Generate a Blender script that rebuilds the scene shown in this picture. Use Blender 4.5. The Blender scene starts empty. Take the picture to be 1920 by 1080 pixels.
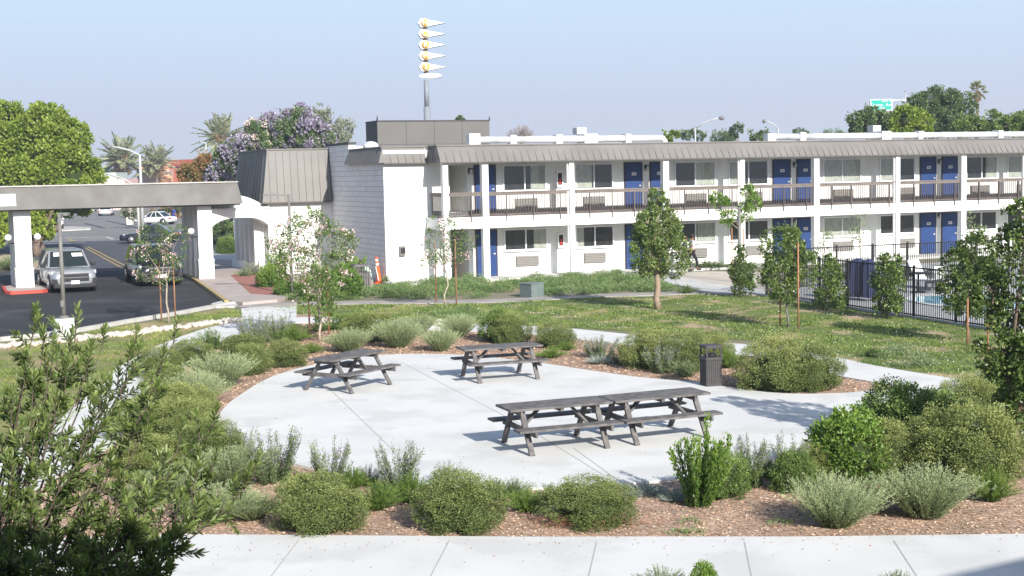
import bpy, bmesh, math, random
import numpy as np
from mathutils import Vector, Matrix
random.seed(7); rs = np.random.RandomState(11)
S = bpy.context.scene
# ------------------------------------------------------------------ camera, sky, sun
FL = 2600.0; HC = 4.8; ROLL = .0207; PIT = math.atan((540 - 324) / FL)
cp, sp = math.cos(PIT), math.sin(PIT)
FW = Vector((0, cp, -sp)); R0 = Vector((1, 0, 0)); U0 = Vector((0, sp, cp))
UPV = U0 * math.cos(ROLL) + R0 * math.sin(ROLL); RTV = R0 * math.cos(ROLL) - U0 * math.sin(ROLL)
cam = bpy.data.cameras.new('camera'); co = bpy.data.objects.new('camera', cam); S.collection.objects.link(co)
cam.sensor_width = 36; cam.lens = FL / 1920 * 36; cam.clip_start = .1; cam.clip_end = 6000
M = Matrix.Identity(4)
for i in range(3):
    M[i][0] = RTV[i]; M[i][1] = UPV[i]; M[i][2] = -FW[i]
M[2][3] = HC
co.matrix_world = M; S.camera = co
SUN_AZ = math.radians(180 - 27); SUN_EL = math.radians(27.5)      # azimuth clockwise from +Y
W = bpy.data.worlds.new('World'); S.world = W; W.use_nodes = True
nt = W.node_tree; bg = nt.nodes['Background']
sk = nt.nodes.new('ShaderNodeTexSky'); sk.sky_type = 'NISHITA'; sk.sun_disc = False
sk.sun_elevation = SUN_EL; sk.sun_rotation = SUN_AZ; sk.air_density = 1.0; sk.dust_density = 1.6; sk.ozone_density = 1.6; sk.altitude = 100
bg.inputs[1].default_value = .098
# pale summer haze low in the sky, the clear sky above it
wt = nt.nodes.new('ShaderNodeTexCoord'); wx = nt.nodes.new('ShaderNodeSeparateXYZ'); nt.links.new(wt.outputs['Generated'], wx.inputs[0])
wr = nt.nodes.new('ShaderNodeValToRGB'); e_ = wr.color_ramp.elements
e_[0].position = .0; e_[0].color = (3.46, 3.76, 4.34, 1); e_[1].position = .30; e_[1].color = (3.05, 4.34, 6.10, 1)
q_ = e_.new(.05); q_.color = (3.46, 3.87, 4.81, 1); q_ = e_.new(.13); q_.color = (3.40, 4.46, 5.46, 1)
wf = nt.nodes.new('ShaderNodeMapRange'); wf.inputs[1].default_value = .14; wf.inputs[2].default_value = .45; wf.inputs[3].default_value = 1; wf.inputs[4].default_value = 0
wm = nt.nodes.new('ShaderNodeMix'); wm.data_type = 'RGBA'
nt.links.new(wx.outputs[2], wr.inputs[0]); nt.links.new(wx.outputs[2], wf.inputs[0]); nt.links.new(wf.outputs[0], wm.inputs['Factor'])
nt.links.new(sk.outputs[0], wm.inputs[6]); nt.links.new(wr.outputs[0], wm.inputs[7]); nt.links.new(wm.outputs[2], bg.inputs[0])
sl = bpy.data.lights.new('sun', 'SUN'); so = bpy.data.objects.new('sun', sl); S.collection.objects.link(so)
sl.energy = 4.2; sl.angle = math.radians(.5); sl.color = (1, .955, .88)
sd = Vector((math.sin(SUN_AZ) * math.cos(SUN_EL), math.cos(SUN_AZ) * math.cos(SUN_EL), math.sin(SUN_EL)))
so.rotation_euler = sd.to_track_quat('Z', 'Y').to_euler(); so.location = sd * 50
S.view_settings.view_transform = 'Standard'; S.view_settings.look = 'None'; S.view_settings.exposure = .93; S.view_settings.gamma = 1

# ------------------------------------------------------------------ picture-to-place helpers
def ray(u, v): return FW * FL + RTV * (u - 960) + UPV * (540 - v)
def G(u, v, z=0.):
    d = ray(u, v); t = (z - HC) / d.z; return Vector((d.x * t, d.y * t, z))
def at(u, v, Y):
    d = ray(u, v); t = Y / d.y; return Vector((d.x * t, Y, HC + d.z * t))
def sc(Y): return FL / Y
_d = ray(7234, 195); D = Vector((_d.x, _d.y, 0)).normalized(); N = Vector((D.y, -D.x, 0)); O = G(725, 532)
def B(u, v, z): return O + D * u + N * v + Vector((0, 0, z))       # motel axes: along, out of the wall, up
def hit(px, py, v=0.):
    r = ray(px, py); o = O + N * v - Vector((0, 0, HC)); t = o.dot(N) / r.dot(N); p = r * t + Vector((0, 0, HC))
    return (p - O).dot(D), p.z
YAW = math.atan2(D.y, D.x)

# ------------------------------------------------------------------ materials
MC = {}
def newmat(name):
    m = bpy.data.materials.new(name); m.use_nodes = True; MC[name] = m
    return m, m.node_tree, m.node_tree.nodes['Principled BSDF']
def pm(name, c1, c2=None, scale=3., rough=.8, bump=0., bscale=40., detail=5., spec=.3, metal=0., lo=.35, hi=.65, c3=None, s3=.4):
    m, t, b = newmat(name); b.inputs['Roughness'].default_value = rough; b.inputs['Metallic'].default_value = metal
    b.inputs['Specular IOR Level'].default_value = spec
    b.inputs['Base Color'].default_value = (*c1, 1)
    tc = t.nodes.new('ShaderNodeTexCoord')
    if c2:
        n = t.nodes.new('ShaderNodeTexNoise'); n.inputs['Scale'].default_value = scale; n.inputs['Detail'].default_value = detail
        t.links.new(tc.outputs['Object'], n.inputs['Vector'])
        r = t.nodes.new('ShaderNodeValToRGB'); r.color_ramp.elements[0].position = lo; r.color_ramp.elements[1].position = hi
        r.color_ramp.elements[0].color = (*c1, 1); r.color_ramp.elements[1].color = (*c2, 1)
        t.links.new(n.outputs['Fac'], r.inputs[0]); out = r.outputs[0]
        if c3:
            n3 = t.nodes.new('ShaderNodeTexNoise'); n3.inputs['Scale'].default_value = s3; n3.inputs['Detail'].default_value = 6
            t.links.new(tc.outputs['Object'], n3.inputs['Vector'])
            r3 = t.nodes.new('ShaderNodeValToRGB'); r3.color_ramp.elements[0].position = .5; r3.color_ramp.elements[1].position = .62
            r3.color_ramp.elements[0].color = (0, 0, 0, 1)
            t.links.new(n3.outputs['Fac'], r3.inputs[0])
            mx = t.nodes.new('ShaderNodeMix'); mx.data_type = 'RGBA'; t.links.new(r3.outputs[0], mx.inputs['Factor'])
            t.links.new(out, mx.inputs[6]); mx.inputs[7].default_value = (*c3, 1); out = mx.outputs[2]
        t.links.new(out, b.inputs['Base Color'])
    if bump:
        n2 = t.nodes.new('ShaderNodeTexNoise'); n2.inputs['Scale'].default_value = bscale; n2.inputs['Detail'].default_value = 4
        t.links.new(tc.outputs['Object'], n2.inputs['Vector'])
        bp = t.nodes.new('ShaderNodeBump'); bp.inputs['Strength'].default_value = bump; bp.inputs['Distance'].default_value = .02
        t.links.new(n2.outputs['Fac'], bp.inputs['Height']); t.links.new(bp.outputs[0], b.inputs['Normal'])
    return m
def leafmat(name, c1, c2, trans=.3, rough=.55, c3=None):
    m = bpy.data.materials.new(name); m.use_nodes = True; MC[name] = m; t = m.node_tree
    t.nodes.remove(t.nodes['Principled BSDF']); out = t.nodes['Material Output']
    a = t.nodes.new('ShaderNodeAttribute'); a.attribute_name = 'rnd'
    oi = t.nodes.new('ShaderNodeObjectInfo')
    ma = t.nodes.new('ShaderNodeMath'); ma.operation = 'MULTIPLY_ADD'; ma.inputs[1].default_value = .3; ma.inputs[2].default_value = -.15
    t.links.new(oi.outputs['Random'], ma.inputs[0])
    ad = t.nodes.new('ShaderNodeMath'); ad.operation = 'ADD'; ad.use_clamp = True
    t.links.new(a.outputs['Fac'], ad.inputs[0]); t.links.new(ma.outputs[0], ad.inputs[1])
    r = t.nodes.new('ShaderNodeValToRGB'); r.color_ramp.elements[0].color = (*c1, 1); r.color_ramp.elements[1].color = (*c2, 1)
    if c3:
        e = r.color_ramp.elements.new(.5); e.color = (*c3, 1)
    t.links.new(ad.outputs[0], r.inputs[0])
    df = t.nodes.new('ShaderNodeBsdfDiffuse'); tr = t.nodes.new('ShaderNodeBsdfTranslucent'); gl = t.nodes.new('ShaderNodeBsdfGlossy')
    gl.inputs['Roughness'].default_value = rough; gl.inputs['Color'].default_value = (.8, .8, .75, 1)
    m1 = t.nodes.new('ShaderNodeMixShader'); m1.inputs[0].default_value = trans
    m2 = t.nodes.new('ShaderNodeMixShader'); m2.inputs[0].default_value = .04
    hs = t.nodes.new('ShaderNodeHueSaturation'); hs.inputs['Saturation'].default_value = 1.15; hs.inputs['Value'].default_value = 1.25
    t.links.new(r.outputs[0], df.inputs[0]); t.links.new(r.outputs[0], hs.inputs['Color']); t.links.new(hs.outputs[0], tr.inputs[0])
    t.links.new(df.outputs[0], m1.inputs[1]); t.links.new(tr.outputs[0], m1.inputs[2])
    t.links.new(m1.outputs[0], m2.inputs[1]); t.links.new(gl.outputs[0], m2.inputs[2]); t.links.new(m2.outputs[0], out.inputs[0])
    return m
WHITE = pm('white stucco', (.78, .78, .765), (.70, .70, .68), .8, .85, .15, 60, c3=(.66, .655, .635), s3=.55)
WTRIM = pm('white painted trim', (.80, .80, .79), (.74, .74, .73), 1.5, .6)
GREYBAND = pm('grey painted skirting', (.20, .18, .17), (.17, .155, .145), 2, .8)
RAILM = pm('brown grey railing paint', (.10, .082, .075), (.13, .105, .095), 2, .6)
RAILBD = pm('weathered top rail board', (.17, .145, .13), (.14, .12, .107), 3, .8)
SEAM = pm('light metal roof panel', (.178, .168, .160), (.152, .143, .135), .9, .55, .05, 20, detail=3)
SEAMD = pm('dark seam', (.11, .10, .095), None, rough=.7)
ROOFT = pm('flat roof gravel', (.42, .40, .38), (.33, .31, .29), 3, .95)
BLUE = pm('blue door paint', (.020, .050, .165), (.016, .042, .14), 2, .45)
DKFR = pm('dark door frame', (.035, .03, .035), None, rough=.6)
DKIN = pm('dark interior', (.02, .02, .024), (.035, .033, .035), 3, .9)
PLATE = pm('number plate white', (.75, .75, .75), None, rough=.5)
BLACK = pm('black plastic', (.02, .02, .022), None, rough=.5)
MUNT = pm('white window frame', (.76, .77, .78), None, rough=.45)
CURT = pm('cream curtain', (.50, .49, .42), (.38, .37, .33), 6, .9)
ACM = pm('grille beige grey', (.17, .16, .15), (.14, .132, .125), 5, .6)
DUCT = pm('white coated duct', (.58, .59, .60), (.36, .37, .38), 1.2, .4, lo=.45, hi=.75)
PANEL = pm('grey screen panel', (.125, .122, .117), (.114, .111, .107), .6, .7)
PANELE = pm('dark screen edge', (.06, .06, .065), None, rough=.7)
CONC = pm('pale concrete', (.635, .63, .61), (.58, .578, .562), .55, .9, .12, 90, c3=(.54, .537, .52), s3=.9)
CONCX = 0
CONC2 = pm('walk concrete', (.52, .52, .50), (.46, .46, .445), .7, .9, .15, 60)
JOINT = pm('concrete joint', (.40, .395, .385), None, rough=1)
PINKC = pm('pinkish concrete walk', (.40, .345, .32), (.35, .30, .28), 1.2, .9, .1, 40)
GREYC = pm('aged tan walk', (.36, .33, .31), (.28, .26, .245), 1.3, .92, .2, 30)
BRICKP = pm('red brick paving', (.33, .14, .11), (.26, .12, .10), 3, .9, .2, 20)
ASPH = pm('fresh dark asphalt', (.027, .028, .032), (.034, .035, .039), .6, .85, .3, 120, c3=(.055, .055, .06), s3=.35)
ASPH2 = pm('bluish worn asphalt', (.062, .065, .082), (.08, .083, .10), .5, .9, .2, 60)
STREET = pm('faded street asphalt', (.17, .165, .165), (.21, .205, .20), .25, .9)
YELP = pm('yellow road paint', (.42, .30, .10), (.32, .24, .11), 3, .8)
WHP = pm('white road paint', (.6, .6, .6), (.4, .4, .4), 3, .8)
YKERB = pm('worn yellow kerb paint', (.45, .33, .12), (.30, .25, .17), 2.5, .85)
RKERB = pm('red kerb paint', (.52, .085, .06), (.42, .07, .05), 3, .75)
KERB = pm('kerb concrete', (.47, .455, .43), (.38, .37, .35), 2, .9)
PORT = pm('weathered canopy fascia', (.128, .125, .118), (.175, .170, .162), .9, .85, .1, 20, detail=8, c3=(.135, .128, .118), s3=.7)
DRYG = pm('far dry ground', (.22, .19, .14), (.15, .16, .09), .08, .95)
WOOD = pm('weathered grey wood', (.085, .08, .082), (.155, .146, .142), 7, .8, .3, 50, detail=6)
STAKE = pm('orange lodge pole', (.36, .18, .095), (.28, .14, .075), 5, .8)
BARK = pm('brown bark', (.19, .14, .11), (.12, .09, .07), 9, .95, .6, 40)
BARKL = pm('pale smooth bark', (.42, .36, .29), (.30, .25, .20), 6, .85)
GALV = pm('dark grey pole paint', (.14, .135, .13), (.18, .175, .165), 2, .5)
STEELG = pm('galvanised grey', (.45, .46, .47), (.38, .39, .40), 2, .45)
FENCEM = pm('black fence paint', (.018, .016, .018), None, rough=.5)
TUBE = pm('orange post plastic', (.80, .10, .02), None, rough=.5)
REFL = pm('white reflective band', (.8, .78, .76), None, rough=.4)
TYRE = pm('tyre rubber', (.018, .018, .018), None, rough=.9)
RIM = pm('alloy rim', (.42, .42, .44), None, rough=.35, metal=.7)
GLASSD = pm('dark car glass', (.018, .026, .026), None, rough=.06, spec=.6)
LAMPG = pm('headlamp glass', (.62, .63, .64), (.3, .3, .3), 30, .15)
SKIN = pm('skin brown', (.28, .15, .10), None, rough=.6)
HAIR = pm('dark hair', (.03, .018, .014), None, rough=.7)
ROCK = pm('pale river rock', (.62, .56, .50), (.42, .37, .33), 5, .9, .3, 20)
CHIP = leafmat('wood chip', (.25, .14, .09), (.62, .47, .35), .0, .8, (.42, .27, .19))
POOLW = pm('pool water', (.12, .45, .62), (.16, .52, .68), 1.5, .08, .3, 6)
def mulchmat():
    m, t, b = newmat('shredded bark mulch'); b.inputs['Roughness'].default_value = .95; b.inputs['Specular IOR Level'].default_value = .1
    tc = t.nodes.new('ShaderNodeTexCoord'); v = t.nodes.new('ShaderNodeTexVoronoi'); v.inputs['Scale'].default_value = 26; v.inputs['Randomness'].default_value = 1
    mp = t.nodes.new('ShaderNodeMapping'); mp.inputs['Scale'].default_value = (1, 1.7, 1)
    n = t.nodes.new('ShaderNodeTexNoise'); n.inputs['Scale'].default_value = 1.1; n.inputs['Detail'].default_value = 6
    t.links.new(tc.outputs['Object'], mp.inputs[0]); t.links.new(mp.outputs[0], v.inputs['Vector']); t.links.new(tc.outputs['Object'], n.inputs['Vector'])
    sx = t.nodes.new('ShaderNodeSeparateColor'); t.links.new(v.outputs['Color'], sx.inputs[0])
    r = t.nodes.new('ShaderNodeValToRGB'); e = r.color_ramp.elements; e[0].color = (.25, .17, .125, 1); e[1].color = (.60, .49, .39, 1)
    q = e.new(.5); q.color = (.43, .31, .235, 1); t.links.new(sx.outputs[0], r.inputs[0])
    mx = t.nodes.new('ShaderNodeMix'); mx.data_type = 'RGBA'; mx.blend_type = 'MULTIPLY'; mx.inputs['Factor'].default_value = .8
    r2 = t.nodes.new('ShaderNodeValToRGB'); r2.color_ramp.elements[0].position = .3; r2.color_ramp.elements[1].position = .7
    r2.color_ramp.elements[0].color = (.62, .60, .58, 1); r2.color_ramp.elements[1].color = (1.15, 1.05, 1., 1); t.links.new(n.outputs['Fac'], r2.inputs[0])
    t.links.new(r.outputs[0], mx.inputs[6]); t.links.new(r2.outputs[0], mx.inputs[7]); t.links.new(mx.outputs[2], b.inputs['Base Color'])
    bp = t.nodes.new('ShaderNodeBump'); bp.inputs['Strength'].default_value = .9; bp.inputs['Distance'].default_value = .03
    t.links.new(sx.outputs[1], bp.inputs['Height']); t.links.new(bp.outputs[0], b.inputs['Normal'])
    return m
MULCH = mulchmat()
LAWN = pm('lawn thatch', (.085, .13, .03), (.165, .20, .055), 1.3, .95, .6, 35, detail=8, c3=(.42, .31, .20), s3=.6)
LAWNY = pm('dry lawn thatch', (.13, .16, .045), (.26, .24, .10), .9, .95, .6, 35, detail=8, c3=(.38, .28, .16), s3=.3)
def brickmat():
    m, t, b = newmat('white painted block wall'); b.inputs['Roughness'].default_value = .85
    b.inputs['Base Color'].default_value = (.74, .74, .73, 1)
    tc = t.nodes.new('ShaderNodeTexCoord'); mp = t.nodes.new('ShaderNodeMapping'); mp.inputs['Rotation'].default_value = (math.pi / 2, 0, 0)
    br = t.nodes.new('ShaderNodeTexBrick'); br.inputs['Scale'].default_value = 1; br.inputs['Brick Width'].default_value = .6; br.inputs['Row Height'].default_value = .24
    br.inputs['Mortar Size'].default_value = .012; br.inputs['Color1'].default_value = (.75, .75, .74, 1); br.inputs['Color2'].default_value = (.68, .68, .675, 1); br.inputs['Mortar'].default_value = (.46, .46, .46, 1)
    sx = t.nodes.new('ShaderNodeSeparateXYZ'); cx = t.nodes.new('ShaderNodeCombineXYZ'); t.links.new(tc.outputs['Object'], sx.inputs[0])
    t.links.new(sx.outputs[1], cx.inputs[0]); t.links.new(sx.outputs[2], cx.inputs[1]); t.links.new(cx.outputs[0], br.inputs['Vector'])
    t.links.new(br.outputs['Color'], b.inputs['Base Color'])
    bp = t.nodes.new('ShaderNodeBump'); bp.inputs['Strength'].default_value = .7; bp.inputs['Distance'].default_value = .03; bp.invert = True
    t.links.new(br.outputs['Fac'], bp.inputs['Height']); t.links.new(bp.outputs[0], b.inputs['Normal'])
    return m
BRICKW = brickmat()
def glassmat():
    m, t, b = newmat('window glass'); t.nodes.remove(b); o = t.nodes['Material Output']
    tr = t.nodes.new('ShaderNodeBsdfTransparent'); tr.inputs[0].default_value = (.93, .95, .95, 1); g = t.nodes.new('ShaderNodeBsdfGlossy'); g.inputs['Roughness'].default_value = .04
    mx = t.nodes.new('ShaderNodeMixShader'); mx.inputs[0].default_value = .045
    t.links.new(tr.outputs[0], mx.inputs[1]); t.links.new(g.outputs[0], mx.inputs[2]); t.links.new(mx.outputs[0], o.inputs[0]); return m
GLASS = glassmat()
L_OLIVE = leafmat('olive green leaf', (.045, .078, .018), (.33, .36, .12), .28, .6, (.145, .19, .055))
L_MID = leafmat('mid green leaf', (.035, .07, .014), (.22, .31, .08), .28, .55, (.095, .16, .036))
L_BRIGHT = leafmat('bright green leaf', (.035, .075, .010), (.23, .35, .065), .30, .5, (.095, .175, .028))
L_GREY = leafmat('grey green leaf', (.10, .135, .06), (.42, .48, .26), .25, .7, (.225, .28, .135))
L_BLUE = leafmat('blue grey blade', (.16, .20, .17), (.46, .52, .46), .2, .6)
L_DARK = leafmat('dark glossy leaf', (.024, .048, .010), (.26, .34, .095), .28, .42, (.078, .128, .028))
L_SAGE = leafmat('sage leaf', (.07, .11, .04), (.28, .34, .17), .25, .6, (.15, .20, .09))
L_PURP = leafmat('purple flower', (.20, .15, .28), (.50, .42, .58), .25, .7)
L_FERN = leafmat('feathery green leaf', (.045, .09, .012), (.22, .32, .06), .30, .6, (.11, .185, .03))
L_COVER = leafmat('ground cover leaf', (.05, .10, .03), (.26, .34, .13), .28, .6, (.13, .21, .07))
L_GRASS = leafmat('grass blade', (.075, .13, .02), (.42, .45, .13), .35, .7, (.18, .26, .045))
L_LIME = leafmat('lime green leaf', (.075, .125, .012), (.33, .40, .06), .3, .6, (.18, .26, .03))
L_JAC = leafmat('jacaranda blossom', (.22, .18, .29), (.52, .46, .56), .3, .7)
L_PINK = leafmat('pale pink blossom', (.66, .42, .44), (.84, .66, .66), .3, .7)
L_PALEP = leafmat('pale blossom', (.62, .48, .45), (.85, .76, .72), .3, .7)
L_CREAM = leafmat('cream blossom', (.62, .60, .48), (.80, .78, .68), .3, .7)
L_FAR = leafmat('far tree leaf', (.035, .07, .025), (.17, .24, .085), .25, .7, (.08, .14, .045))
L_EUC = leafmat('gum tree leaf', (.12, .15, .10), (.34, .36, .26), .25, .7)
L_PALM = leafmat('palm frond', (.14, .17, .07), (.46, .47, .28), .25, .5)
L_SKIRT = leafmat('dead palm skirt', (.22, .13, .07), (.48, .32, .17), .1, .8)
L_RED = leafmat('reddish shrub leaf', (.09, .12, .03), (.42, .16, .08), .25, .6, (.18, .17, .05))
L_TWIG = leafmat('bare twig', (.16, .12, .11), (.34, .28, .26), .0, .9)
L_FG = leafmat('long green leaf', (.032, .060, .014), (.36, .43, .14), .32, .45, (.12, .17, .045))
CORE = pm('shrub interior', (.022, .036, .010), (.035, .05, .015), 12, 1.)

# ------------------------------------------------------------------ object helpers
def link(o): S.collection.objects.link(o); return o
def props(o, label=None, cat=None, group=None, kind=None):
    if label: o['label'] = label
    if cat: o['category'] = cat
    if group: o['group'] = group
    if kind: o['kind'] = kind
    return o
def empty(name, loc, label, cat, group=None, rz=0.):
    o = bpy.data.objects.new(name, None); o.empty_display_size = .2; link(o); o.location = loc; o.rotation_euler = (0, 0, rz)
    return props(o, label, cat, group)
class MB:
    """collects shapes, in the local space of the thing"""
    def __init__(s): s.v = []; s.f = []; s.m = []; s.sm = []
    def add(s, vs, fs, mi=0, smooth=False):
        b = len(s.v); s.v += [tuple(p) for p in vs]; s.f += [tuple(b + i for i in f) for f in fs]; s.m += [mi] * len(fs); s.sm += [smooth] * len(fs); return s
    def hexa(s, p, mi=0):   # p: 4 bottom, 4 top
        return s.add(p, [(3, 2, 1, 0), (4, 5, 6, 7), (0, 1, 5, 4), (1, 2, 6, 5), (2, 3, 7, 6), (3, 0, 4, 7)], mi)
    def box(s, x0, x1, y0, y1, z0, z1, mi=0):
        return s.hexa([(x0, y0, z0), (x1, y0, z0), (x1, y1, z0), (x0, y1, z0), (x0, y0, z1), (x1, y0, z1), (x1, y1, z1), (x0, y1, z1)], mi)
    def bar(s, a, b, w, h, up=(0, 0, 1), mi=0):
        a = Vector(a); b = Vector(b); d = (b - a).normalized(); upv = Vector(up)
        if abs(d.dot(upv)) > .98: upv = Vector((1, 0, 0))
        x = d.cross(upv).normalized(); y = x.cross(d)
        q = [a - x * w / 2 - y * h / 2, a + x * w / 2 - y * h / 2, a + x * w / 2 + y * h / 2, a - x * w / 2 + y * h / 2]
        r = [p + (b - a) for p in q]
        return s.add(q + r, [(0, 1, 2, 3), (7, 6, 5, 4), (0, 4, 5, 1), (1, 5, 6, 2), (2, 6, 7, 3), (3, 7, 4, 0)], mi)
    def tube(s, pts, rad, n=8, mi=0, cap=True):
        pts = [Vector(p) for p in pts]; k = len(pts)
        if not hasattr(rad, '__len__'): rad = [rad] * k
        vs = []; prev = None
        for i, p in enumerate(pts):
            d = (pts[min(i + 1, k - 1)] - pts[max(i - 1, 0)]).normalized()
            ref = prev if prev is not None else (Vector((1, 0, 0)) if abs(d.x) < .9 else Vector((0, 1, 0)))
            x = (ref - d * ref.dot(d)).normalized(); y = d.cross(x); prev = x
            for j in range(n):
                a = 2 * math.pi * j / n; vs.append(p + (x * math.cos(a) + y * math.sin(a)) * rad[i])
        fs = [(i * n + j, i * n + (j + 1) % n, (i + 1) * n + (j + 1) % n, (i + 1) * n + j) for i in range(k - 1) for j in range(n)]
        if cap: fs += [tuple(range(n - 1, -1, -1)), tuple((k - 1) * n + j for j in range(n))]
        return s.add(vs, fs, mi, True)
    def sphere(s, c, r, n=12, m=8, mi=0, sc3=(1, 1, 1)):
        c = Vector(c); vs = [c + Vector((0, 0, -r * sc3[2]))]
        for i in range(1, m):
            t = math.pi * i / m - math.pi / 2
            for j in range(n):
                a = 2 * math.pi * j / n; vs.append(c + Vector((math.cos(t) * math.cos(a) * r * sc3[0], math.cos(t) * math.sin(a) * r * sc3[1], math.sin(t) * r * sc3[2])))
        vs.append(c + Vector((0, 0, r * sc3[2]))); e = len(vs) - 1
        fs = [(0, 1 + (j + 1) % n, 1 + j) for j in range(n)]
        for i in range(m - 2):
            for j in range(n):
                a = 1 + i * n + j; b = 1 + i * n + (j + 1) % n; fs.append((a, b, b + n, a + n))
        fs += [(e, 1 + (m - 2) * n + j, 1 + (m - 2) * n + (j + 1) % n) for j in range(n)]
        return s.add(vs, fs, mi, True)
    def build(s, name, mats, parent=None, bevel=0., loc=None):
        me = bpy.data.meshes.new(name); me.from_pydata(s.v, [], s.f); me.update()
        if not isinstance(mats, (list, tuple)): mats = [mats]
        for m in mats: me.materials.append(m)
        me.polygons.foreach_set('material_index', s.m); me.polygons.foreach_set('use_smooth', s.sm)
        o = bpy.data.objects.new(name, me); link(o)
        if parent: o.parent = parent
        if loc is not None: o.location = loc
        if bevel:
            b = o.modifiers.new('bevel', 'BEVEL'); b.width = bevel; b.segments = 2; b.limit_method = 'ANGLE'
        return o
def slab(name, pts, z0, z1, m, kind='structure', joints=None):
    n = len(pts); mb = MB(); vs = [(p[0], p[1], z1) for p in pts] + [(p[0], p[1], z0) for p in pts]
    a = sum(pts[i][0] * pts[(i + 1) % n][1] - pts[(i + 1) % n][0] * pts[i][1] for i in range(n))
    top = tuple(range(n)) if a > 0 else tuple(range(n - 1, -1, -1))
    mb.add(vs, [top] + [((i, (i + 1) % n, n + (i + 1) % n, n + i) if a < 0 else (n + i, n + (i + 1) % n, (i + 1) % n, i)) for i in range(n)])
    o = mb.build(name, m); props(o, kind=kind); return o
def gp(lst, z=0.): return [G(u, v, z) for u, v in lst]
def smooth(pts, k=4):
    out = []; n = len(pts)
    for i in range(n):
        p0, p1, p2, p3 = (Vector(pts[(i + j - 1) % n][:2]) for j in range(4))
        for s_ in range(k):
            t = s_ / k; out.append(.5 * ((2 * p1) + (-p0 + p2) * t + (2 * p0 - 5 * p1 + 4 * p2 - p3) * t * t + (-p0 + 3 * p1 - 3 * p2 + p3) * t ** 3))
    return out
def strip(name, line, w, z0, z1, m, kind='structure', parent=None):
    mb = MB(); L = [Vector(p[:2]) for p in line]; k = len(L); A = []; Bq = []
    for i in range(k):
        d = (L[min(i + 1, k - 1)] - L[max(i - 1, 0)]).normalized(); nn = Vector((-d.y, d.x)) * w / 2
        A.append(L[i] + nn); Bq.append(L[i] - nn)
    vs = [(q.x, q.y, z) for i in range(k) for q, z in ((A[i], z1), (Bq[i], z1), (A[i], z0), (Bq[i], z0))]; fs = []
    for i in range(k - 1):
        q = 4 * i; fs += [(q, q + 1, q + 5, q + 4), (q, q + 4, q + 6, q + 2), (q + 1, q + 3, q + 7, q + 5)]
    fs += [(0, 2, 3, 1), (4 * k - 4, 4 * k - 3, 4 * k - 1, 4 * k - 2)]; mb.add(vs, fs)
    o = mb.build(name, m, parent)
    if not parent: props(o, kind=kind)
    return o
# ---- leaf clouds
def unit(a): return a / np.maximum(np.linalg.norm(a, axis=1, keepdims=True), 1e-6)
def leafcloud(P, A, L, Wd, r=None, fold=False):
    """rhombic leaves: P base, A axis, L length, Wd width"""
    n = len(P); A = unit(A); s_ = unit(np.cross(A, rs.normal(size=(n, 3)))); nn = np.cross(A, s_)
    L = np.broadcast_to(np.asarray(L, float), (n,))[:, None]; Wd = np.broadcast_to(np.asarray(Wd, float), (n,))[:, None]
    r = rs.rand(n) if r is None else r
    if fold:
        V = np.stack([P, P + A * L * .35 + s_ * Wd / 2 + nn * Wd * .15, P + A * L * .75 + s_ * Wd * .4 + nn * Wd * .1, P + A * L, P + A * L * .75 - s_ * Wd * .4 + nn * Wd * .1, P + A * L * .35 - s_ * Wd / 2 + nn * Wd * .15], 1)
        k = 6; b = np.arange(n)[:, None] * 6
        F = np.concatenate([b + np.array([0, 1, 2, 3]), b + np.array([0, 3, 4, 5])], 0)
    else:
        V = np.stack([P, P + A * L * .5 + s_ * Wd / 2, P + A * L, P + A * L * .5 - s_ * Wd / 2], 1); k = 4
        F = np.arange(n)[:, None] * 4 + np.array([0, 1, 2, 3])
    return V.reshape(-1, 3), F, np.repeat(r, k)
def cloudmesh(name, parts, mats):
    """parts: list of (V,F,r,material index)"""
    Vs = []; Fs = []; Rs = []; Ms = []; o = 0
    for V, F, r, mi in parts:
        Vs.append(V); Fs.append(F + o); Rs.append(r); Ms.append(np.full(len(F), mi)); o += len(V)
    V = np.concatenate(Vs); F = np.concatenate(Fs); r = np.concatenate(Rs); mi = np.concatenate(Ms)
    me = bpy.data.meshes.new(name); me.vertices.add(len(V)); me.vertices.foreach_set('co', V.astype(np.float32).ravel())
    me.loops.add(F.size); me.loops.foreach_set('vertex_index', F.astype(np.int32).ravel())
    me.polygons.add(len(F)); me.polygons.foreach_set('loop_start', np.arange(len(F), dtype=np.int32) * 4)
    for m in mats: me.materials.append(m)
    me.polygons.foreach_set('material_index', mi.astype(np.int32)); me.update(calc_edges=True)
    at_ = me.attributes.new('rnd', 'FLOAT', 'POINT'); at_.data.foreach_set('value', r.astype(np.float32))
    return me
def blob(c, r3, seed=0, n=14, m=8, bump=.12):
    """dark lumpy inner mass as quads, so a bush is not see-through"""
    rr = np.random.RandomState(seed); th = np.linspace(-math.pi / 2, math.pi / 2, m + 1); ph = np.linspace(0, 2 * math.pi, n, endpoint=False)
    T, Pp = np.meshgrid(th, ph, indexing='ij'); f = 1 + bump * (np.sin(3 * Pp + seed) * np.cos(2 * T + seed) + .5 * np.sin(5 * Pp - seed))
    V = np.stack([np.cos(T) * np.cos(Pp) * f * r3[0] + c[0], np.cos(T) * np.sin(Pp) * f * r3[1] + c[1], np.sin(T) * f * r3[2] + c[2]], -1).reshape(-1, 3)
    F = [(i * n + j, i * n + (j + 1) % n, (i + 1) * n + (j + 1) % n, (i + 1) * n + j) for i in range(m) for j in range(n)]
    return V, np.array(F), np.full(len(V), .3)
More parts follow.
